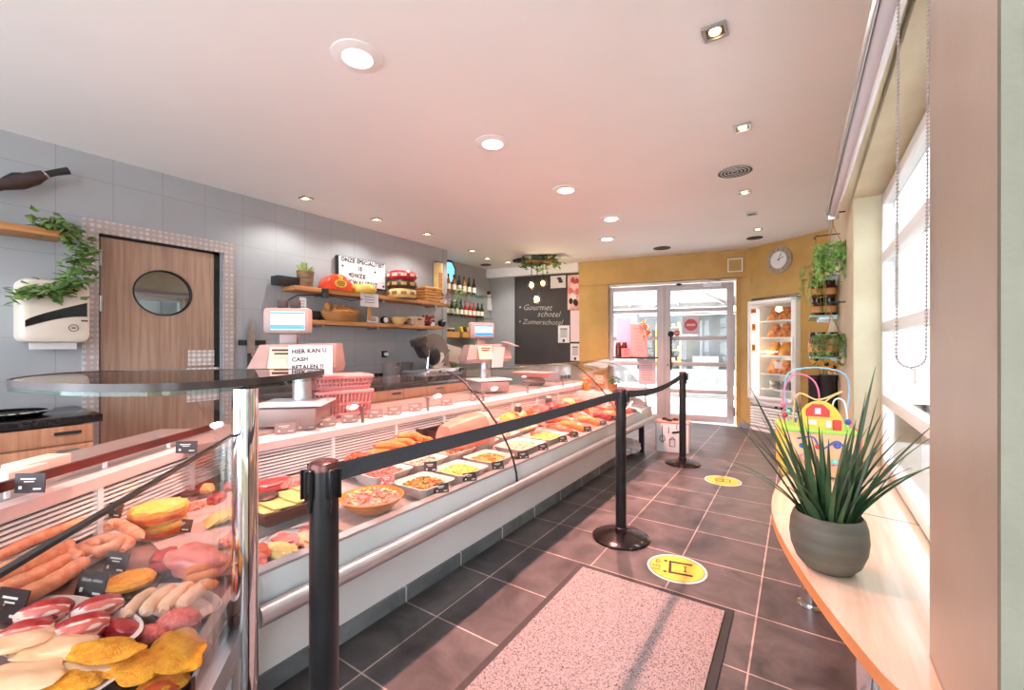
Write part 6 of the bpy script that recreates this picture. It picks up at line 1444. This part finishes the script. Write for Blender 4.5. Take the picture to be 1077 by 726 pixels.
# low side cabinet with canisters and sunflowers
t = thing('side_cabinet', 'narrow pale side cabinet against the right wall behind the toy', 'cabinet', rw(-.115, 3.25, 0))
b = MB(); b.box((0, 0, .35), (.21, .80, .70), bev=.004); b.build('body', m_white, t); b = MB(); b.box((-.107, -.2, .36), (.012, .38, .62), bev=.003); b.build('door', m_whitepaint, t); b = MB(); b.box((-.107, .2, .36), (.012, .38, .62), bev=.003); b.build('door', m_whitepaint, t)
for i, (y, x, h, r, la) in enumerate([(4.30, -.17, .31, .04, 'left slim black canister behind the bead maze toy'), (4.30, -.085, .32, .055, 'tall black canister in the middle behind the bead maze toy'), (4.45, -.05, .31, .045, 'black canister at the back against the wall')]):
    b = MB(); b.lathe([(r, 0), (r, h * .86), (r * 1.04, h * .87), (r * 1.04, h), (0, h)], n=24); o = tag(b.build('canister', m_black, None, rw(x, y - 1.288, .70)), la, 'canister')
m_sunflower = M('sunflower_yellow', (240, 178, 50), .6, c2=(226, 140, 40), scale=20)
t = thing('sunflower_bunch', 'small bunch of artificial sunflowers in a glass vase on the side cabinet', 'flowers', tuple(Vector((rp(869, 400, 4.5).x, 4.5, .70))))
b = MB(); b.lathe([(.035, 0), (.03, .10), (.04, .20), (.036, .20), (.026, .10), (0, .01)], n=16); b.build('vase', m_turq, t)
st = MB()
for (dx, dy, z) in ((-.07, -.05, .44), (.0, -.06, .40), (.05, -.04, .37), (-.03, .02, .48)):
    st.tube([(0, 0, .05), (dx * .6, dy * .6, z * .7), (dx, dy, z)], .004, 5); c = Vector((dx, dy, z)); dirv = Vector((-.3, -1, .2)).normalized(); M4 = dirv.to_track_quat('Z', 'Y').to_matrix().to_4x4()
    pe = MB(); ce = MB()
    for k in range(12): a = k * math.pi / 6; q = c + M4.to_3x3() @ Vector((.035 * math.cos(a), .035 * math.sin(a), 0)); pe.ball(q, (.022, .010, .004), 1, 0, 1, M4 @ Matrix.Rotation(a, 4, 'Z'))
    ce.ball(c, (.02, .02, .012), 2, 0, 1, M4); pe.build('petals', m_sunflower, t); ce.build('flower_centre', m_soil, t)
st.build('stem', m_leaf, t)

# ------------------------------------------------------------------ freezer in the angled wall
fz = thing('display_freezer', 'tall white upright freezer with glass door set into the ochre wall', 'freezer', aw(.18, -.05, 0), AR)
FW, FH, FD = .74, 1.90, .62
b = MB(); b.box((.02, FD / 2, 1.16), (.04, FD, FH - .42)); b.box((FW - .02, FD / 2, 1.16), (.04, FD, FH - .42)); b.box((FW / 2, FD / 2, FH - .03), (FW, FD, .06)); b.box((FW / 2, FD - .02, 1.16), (FW, .04, 1.48)); b.box((FW / 2, FD / 2, .44), (FW, FD, .06)); b.build('cabinet_shell', m_white, fz, flat=True)
b = MB(); b.box((FW / 2, FD / 2 + .03, .23), (FW, FD - .06, .38)); b.box((FW / 2, .03, .03), (FW, .05, .04)); b.build('base', m_white, fz, flat=True)
b = MB()
for k in range(7): b.box((FW / 2, .02, .09 + .042 * k), (FW - .02, .045, .024), Matrix.Rotation(.4, 4, 'X'), .004)
b.build('base_grille', m_white, fz)
b = MB(); b.box((FW / 2, .052, .22), (FW - .03, .012, .30)); b.build('grille_gap_shade', m_darkbin, fz)  # dark sheet added to paint shade into the gaps between the slats
b = MB(); b.box((FW * .70, -.002, .385), (.05, .012, .03)); b.box((FW * .58, -.002, .385), (.03, .012, .03)); b.build('switch', m_black, fz)
b = MB(); b.box((FW * .84, -.003, .385), (.045, .012, .04)); b.build('green_display', M('green_indicator', (40, 110, 80), .4), fz)
dr = MB(); w = .045
for x in (w / 2, FW - w * .75): dr.box((x, -.02, 1.19), (w if x < .3 else w * 1.5, .04, 1.43), bev=.006)
for z in (.50, 1.88): dr.box((FW / 2, -.02, z), (FW, .04, .05), bev=.006)
door = dr.build('glass_door', m_white, fz)
b = MB(); b.box((FW / 2, -.02, 1.19), (FW - .1, .008, 1.35)); b.build('pane', m_clearglass, door)
b = MB(); b.box((FW - .04, -.045, 1.2), (.02, .015, .35), bev=.004); b.build('handle', m_whitepaint, door)
for i, (z, h) in enumerate(((1.76, .07), (1.52, .10), (1.22, .10))):
    b = MB(); b.box((.095, -.026, z), (.09 if i == 0 else .06, .002, h)); b.build('orange_sticker', m_packorange, door); b = MB(); b.box((.095, -.0275, z), (.06 if i == 0 else .03, .001, h * .5)); b.build('sticker_print', m_red, door)
b = MB(); b.box((.48, -.026, .98), (.10, .002, .09)); b.build('white_sticker', m_paper, door)
b = MB(); b.box((.085, .06, 1.16), (.022, .02, 1.25)); b.build('light_tube', m_fridgelight, fz)
lamp('AREA', 'freezer_tube_light', aw(.18 + .10, .06, 1.16), 2.2, (1, .93, .75), .03, (0, math.radians(-90), AR), 1.2)
b = MB(); b.box((FW / 2, .10, FH + .012), (FW - .05, .2, .02)); b.build('top_lid', m_black, fz)
FZ = [1.60, 1.36, 1.10, .84, .62]
for z in FZ:
    b = MB()
    for k in range(9): b.box((.41, .10 + .055 * k, z), (.56, .006, .006))
    b.box((.41, .09, z), (.57, .012, .022)); b.build('wire_shelf', m_white, fz)
m_bag = M('frozen_snack_bag', (176, 62, 34), .35, c2=(226, 156, 84), scale=22, coat=.3); m_bag2 = M('yellow_snack_bag', (214, 160, 50), .35, c2=(186, 96, 36), scale=14, coat=.3)
def inz(x, y, z): return (Matrix.Translation(fz.location) @ Matrix.Rotation(AR, 4, 'Z')) @ Vector((x, y, z))
for i, z in enumerate(FZ[:4]):
    for j in range(3):
        b = MB(); b.loft([rrect(.165, .16, .04, 0), rrect(.19, .17, .05, .03), rrect(.172, .13, .04, .09), rrect(.14, .08, .03, .145), rrect(.12, .02, .008, .185), rrect(.125, .012, .005, .20)]); tag(b.build('frozen_bag', m_bag2 if i == 2 else m_bag, None, inz(.24 + .175 * j, .23, z + .004), AR), '%s bag of frozen snacks on the %s freezer shelf' % (['left', 'middle', 'right'][j], ['top', 'second', 'third', 'fourth'][i]), 'snack bag', 'frozen snack bags on the %s shelf' % ['top', 'second', 'third', 'fourth'][i])
for j in range(3):
    for l in range(2):
        b = MB(); b.loft([rrect(.12, .10, .01, 0), rrect(.15, .13, .015, .05), rrect(.15, .13, .015, .058)]); tag(b.build('plastic_tub', m_steel, None, inz(.28 + .165 * j, .2, FZ[4] + .004 + .06 * l), AR), '%s clear tub on the lowest freezer shelf, %s' % (['left', 'middle', 'right'][j], ['lower', 'upper'][l]), 'tub')
# clock
q = aw(.62, -.002, 2.44); kk = (820 - CX) / F; dv = Vector((kk * COS - SIN, kk * SIN + COS, 0)); n = (Matrix.Rotation(AR, 3, 'Z') @ Vector((0, 1, 0))); zz = A0.dot(n) / dv.dot(n); q = dv * zz; q.z = EYE - (274 - CY) * zz / F
ck = thing('wall_clock', 'round wall clock with wide grey ring and white dial on the angled ochre wall', 'clock', q, AR)
RX = Matrix.Rotation(math.pi / 2, 4, 'X')
b = MB(); b.lathe([(.105, 0), (.185, 0), (.19, .012), (.185, .022), (.105, .022)], n=48, M=RX); b.build('outer_ring', M('grey_clock_ring', (170, 160, 140), .5, c2=(156, 146, 126), scale=8), ck)
b = MB(); b.lathe([(0, 0), (.118, 0), (.118, .026), (0, .026)], n=40, M=RX); b.build('dial', m_whitepaint, ck)
b = MB()
for k in range(12): a = k * math.pi / 6; b.box((.152 * math.cos(a), -.024, .152 * math.sin(a)), (.022, .003, .006), Matrix.Rotation(-a, 4, 'Y'))
b.build('hour_marks', m_ink, ck)
for nm, a, L in (('minute_hand', math.radians(63), .105), ('hour_hand', math.radians(25), .085)):
    b = MB(); b.box((L / 2 * math.cos(a), -.029, L / 2 * math.sin(a)), (L, .003, .006), Matrix.Rotation(-a, 4, 'Y')); b.build(nm, m_ink, ck)
b = MB(); b.lathe([(0, 0), (.01, 0), (.01, .032), (0, .032)], n=12, M=RX); b.build('hub', m_ink, ck)

# ------------------------------------------------------------------ roller blind over the side window
bl = thing('roller_blind', 'rolled up grey white roller blind above the side window with bead chain', 'blind', rw(-.032, -.10, 2.165))
L = 2.45
b = MB(); b.cyl((0, .05, 0), (0, L, 0), .030, n=24); b.build('fabric_roll', M('blind_fabric', (206, 204, 208), .7), bl)
b = MB(); b.box((.012, (L + .05) / 2, -.038), (.012, L - .1, .034), bev=.004); b.build('bottom_bar', m_whitepaint, bl)
b = MB(); b.box((-.034, (L + .05) / 2, .012), (.006, L, .055), bev=.002); b.build('cover_strip', m_steel, bl)
for y in (.03, L + .01): b = MB(); b.box((.0, y, .0), (.06, .014, .09), bev=.004); b.build('end_bracket', m_steel, bl)
b = MB(); b.cyl((0, .042, 0), (0, .062, 0), .038, n=24); b.build('chain_wheel', m_steel, bl)
b = MB(); zb = 1.235 - 2.165
loop = []
for k in range(110): loop.append((.024, .052 + .00025 * k, zb * k / 110))
for k in range(13): a = math.pi * k / 12; loop.append((.024 * math.cos(a), .08, zb - .024 * math.sin(a)))
for k in range(110): loop.append((-.024, .08 - .00025 * k, zb - zb * k / 110))
for p in loop: b.ball(p, (.0034,) * 3, 1)
b.tube(loop, .0012, 4); b.build('bead_chain', M('chain_grey', (176, 164, 156), .4, .3), bl)
b = MB(); b.box((.0, .08, zb - .044), (.018, .008, .035), bev=.003); b.build('chain_weight', m_dish, bl)

# ------------------------------------------------------------------ menu stand at the counter end
px, py = -1.47, 5.02
ms = thing('menu_stand', 'black tray on a thin steel pole at the far end of the counter', 'stand', (px, py, .53))
zt = EYE - (377.5 - CY) * 4.95 / F - .53
b = MB(); b.cyl((0, 0, 0), (0, 0, zt), .010); b.lathe([(.05, 0), (.05, .008), (.012, .012), (0, .012)], n=20); b.build('pole', m_steel, ms)
b = MB(); b.box((-.11, -.05, zt + .008), (.46, .26, .016), TH, .004); b.build('tray', m_black, ms)
def onst(dx, dy, dz=0): v = Matrix.Rotation(TH, 3, 'Z') @ Vector((dx, dy, 0)); return Vector((px - .11 + v.x, py - .05 + v.y, .53 + zt + .017 + dz))
def standsheet(c, w, h, tilt, label, m, lean=-15, yaw=0, lines=True):
    t = thing('menu_sheet', label, 'menu', c, TH + yaw); A = Matrix.Rotation(math.radians(lean), 4, 'X') @ Matrix.Rotation(tilt, 4, 'Y')
    b = MB(); b.box((0, 0, h / 2), (w, .003, h)); b.xform(A); b.build('sheet', m, t)
    if lines:
        b = MB()
        for k in range(7): b.box((0, -.002, h * (.86 - .11 * k)), (w * (.7 if k == 0 else .45), .001, .012 if k == 0 else .006))
        b.xform(A); b.build('print', M('rose_print', (178, 110, 112), .8) if 'rose_print' not in bpy.data.materials else bpy.data.materials['rose_print'], t)
standsheet(onst(.04, -.04), .19, .40, .06, 'large pink menu sheet standing on the black tray', m_pinkpaper)
standsheet(onst(.16, .0), .08, .36, -.1, 'folded white menu seen edge on at the right of the black tray', m_paper, -12, 1.0, False)
standsheet(onst(-.10, .08), .18, .46, 0, 'tall lilac sheet standing behind the pink menu sheet', M('lilac_sheet', (190, 178, 206), .8), -6, 0, False)
standsheet(onst(-.13, -.09), .10, .10, 0, 'small pink card in front of the dark jars on the black tray', m_pinkpaper, -5, 0, True)
for i, (dx, la) in enumerate([(-.20, 'left'), (-.13, 'right')]):
    b = MB(); b.lathe([(.032, 0), (.034, .01), (.034, .13), (.026, .15), (.026, .17), (0, .17)], n=18); o = tag(b.build('sauce_jar', m_jam, None, onst(dx, -.03)), '%s of the two dark sauce jars on the black tray' % la, 'jar')
t = thing('orange_flowers', 'small bunch of orange flowers behind the pink menu sheet', 'flowers', onst(.13, .08))
b = MB(); b.lathe([(.03, 0), (.036, .20), (.03, .20), (0, .02)], n=14); b.build('vase', m_dish, t); b = MB(); rr = random.Random(3)
for k in range(22): leafmesh(b, Vector((rr.gauss(0, .05), rr.gauss(0, .04), .30 + rr.gauss(0, .05))), .09, (rr.uniform(-1, 1), rr.uniform(-1, 1), rr.uniform(-.3, 1)), (0, -.5, 1), rr)
b.tube([(0, 0, .1), (0, 0, .3)], .006, 5); b.build('blooms', m_packorange, t, flat=True)
t = thing('hanging_notice', 'pale pink printed notice hanging below the black tray', 'notice', (px, py - .015, .53 + zt - .005), TH)
b = MB(); b.box((.02, -.012, -.155), (.19, .003, .29)); b.build('sheet', m_palepink, t); b = MB()
for k in range(8): b.box((.02, -.0142, -.05 - .028 * k), (.12, .001, .006))
b.build('print', bpy.data.materials['rose_print'], t)
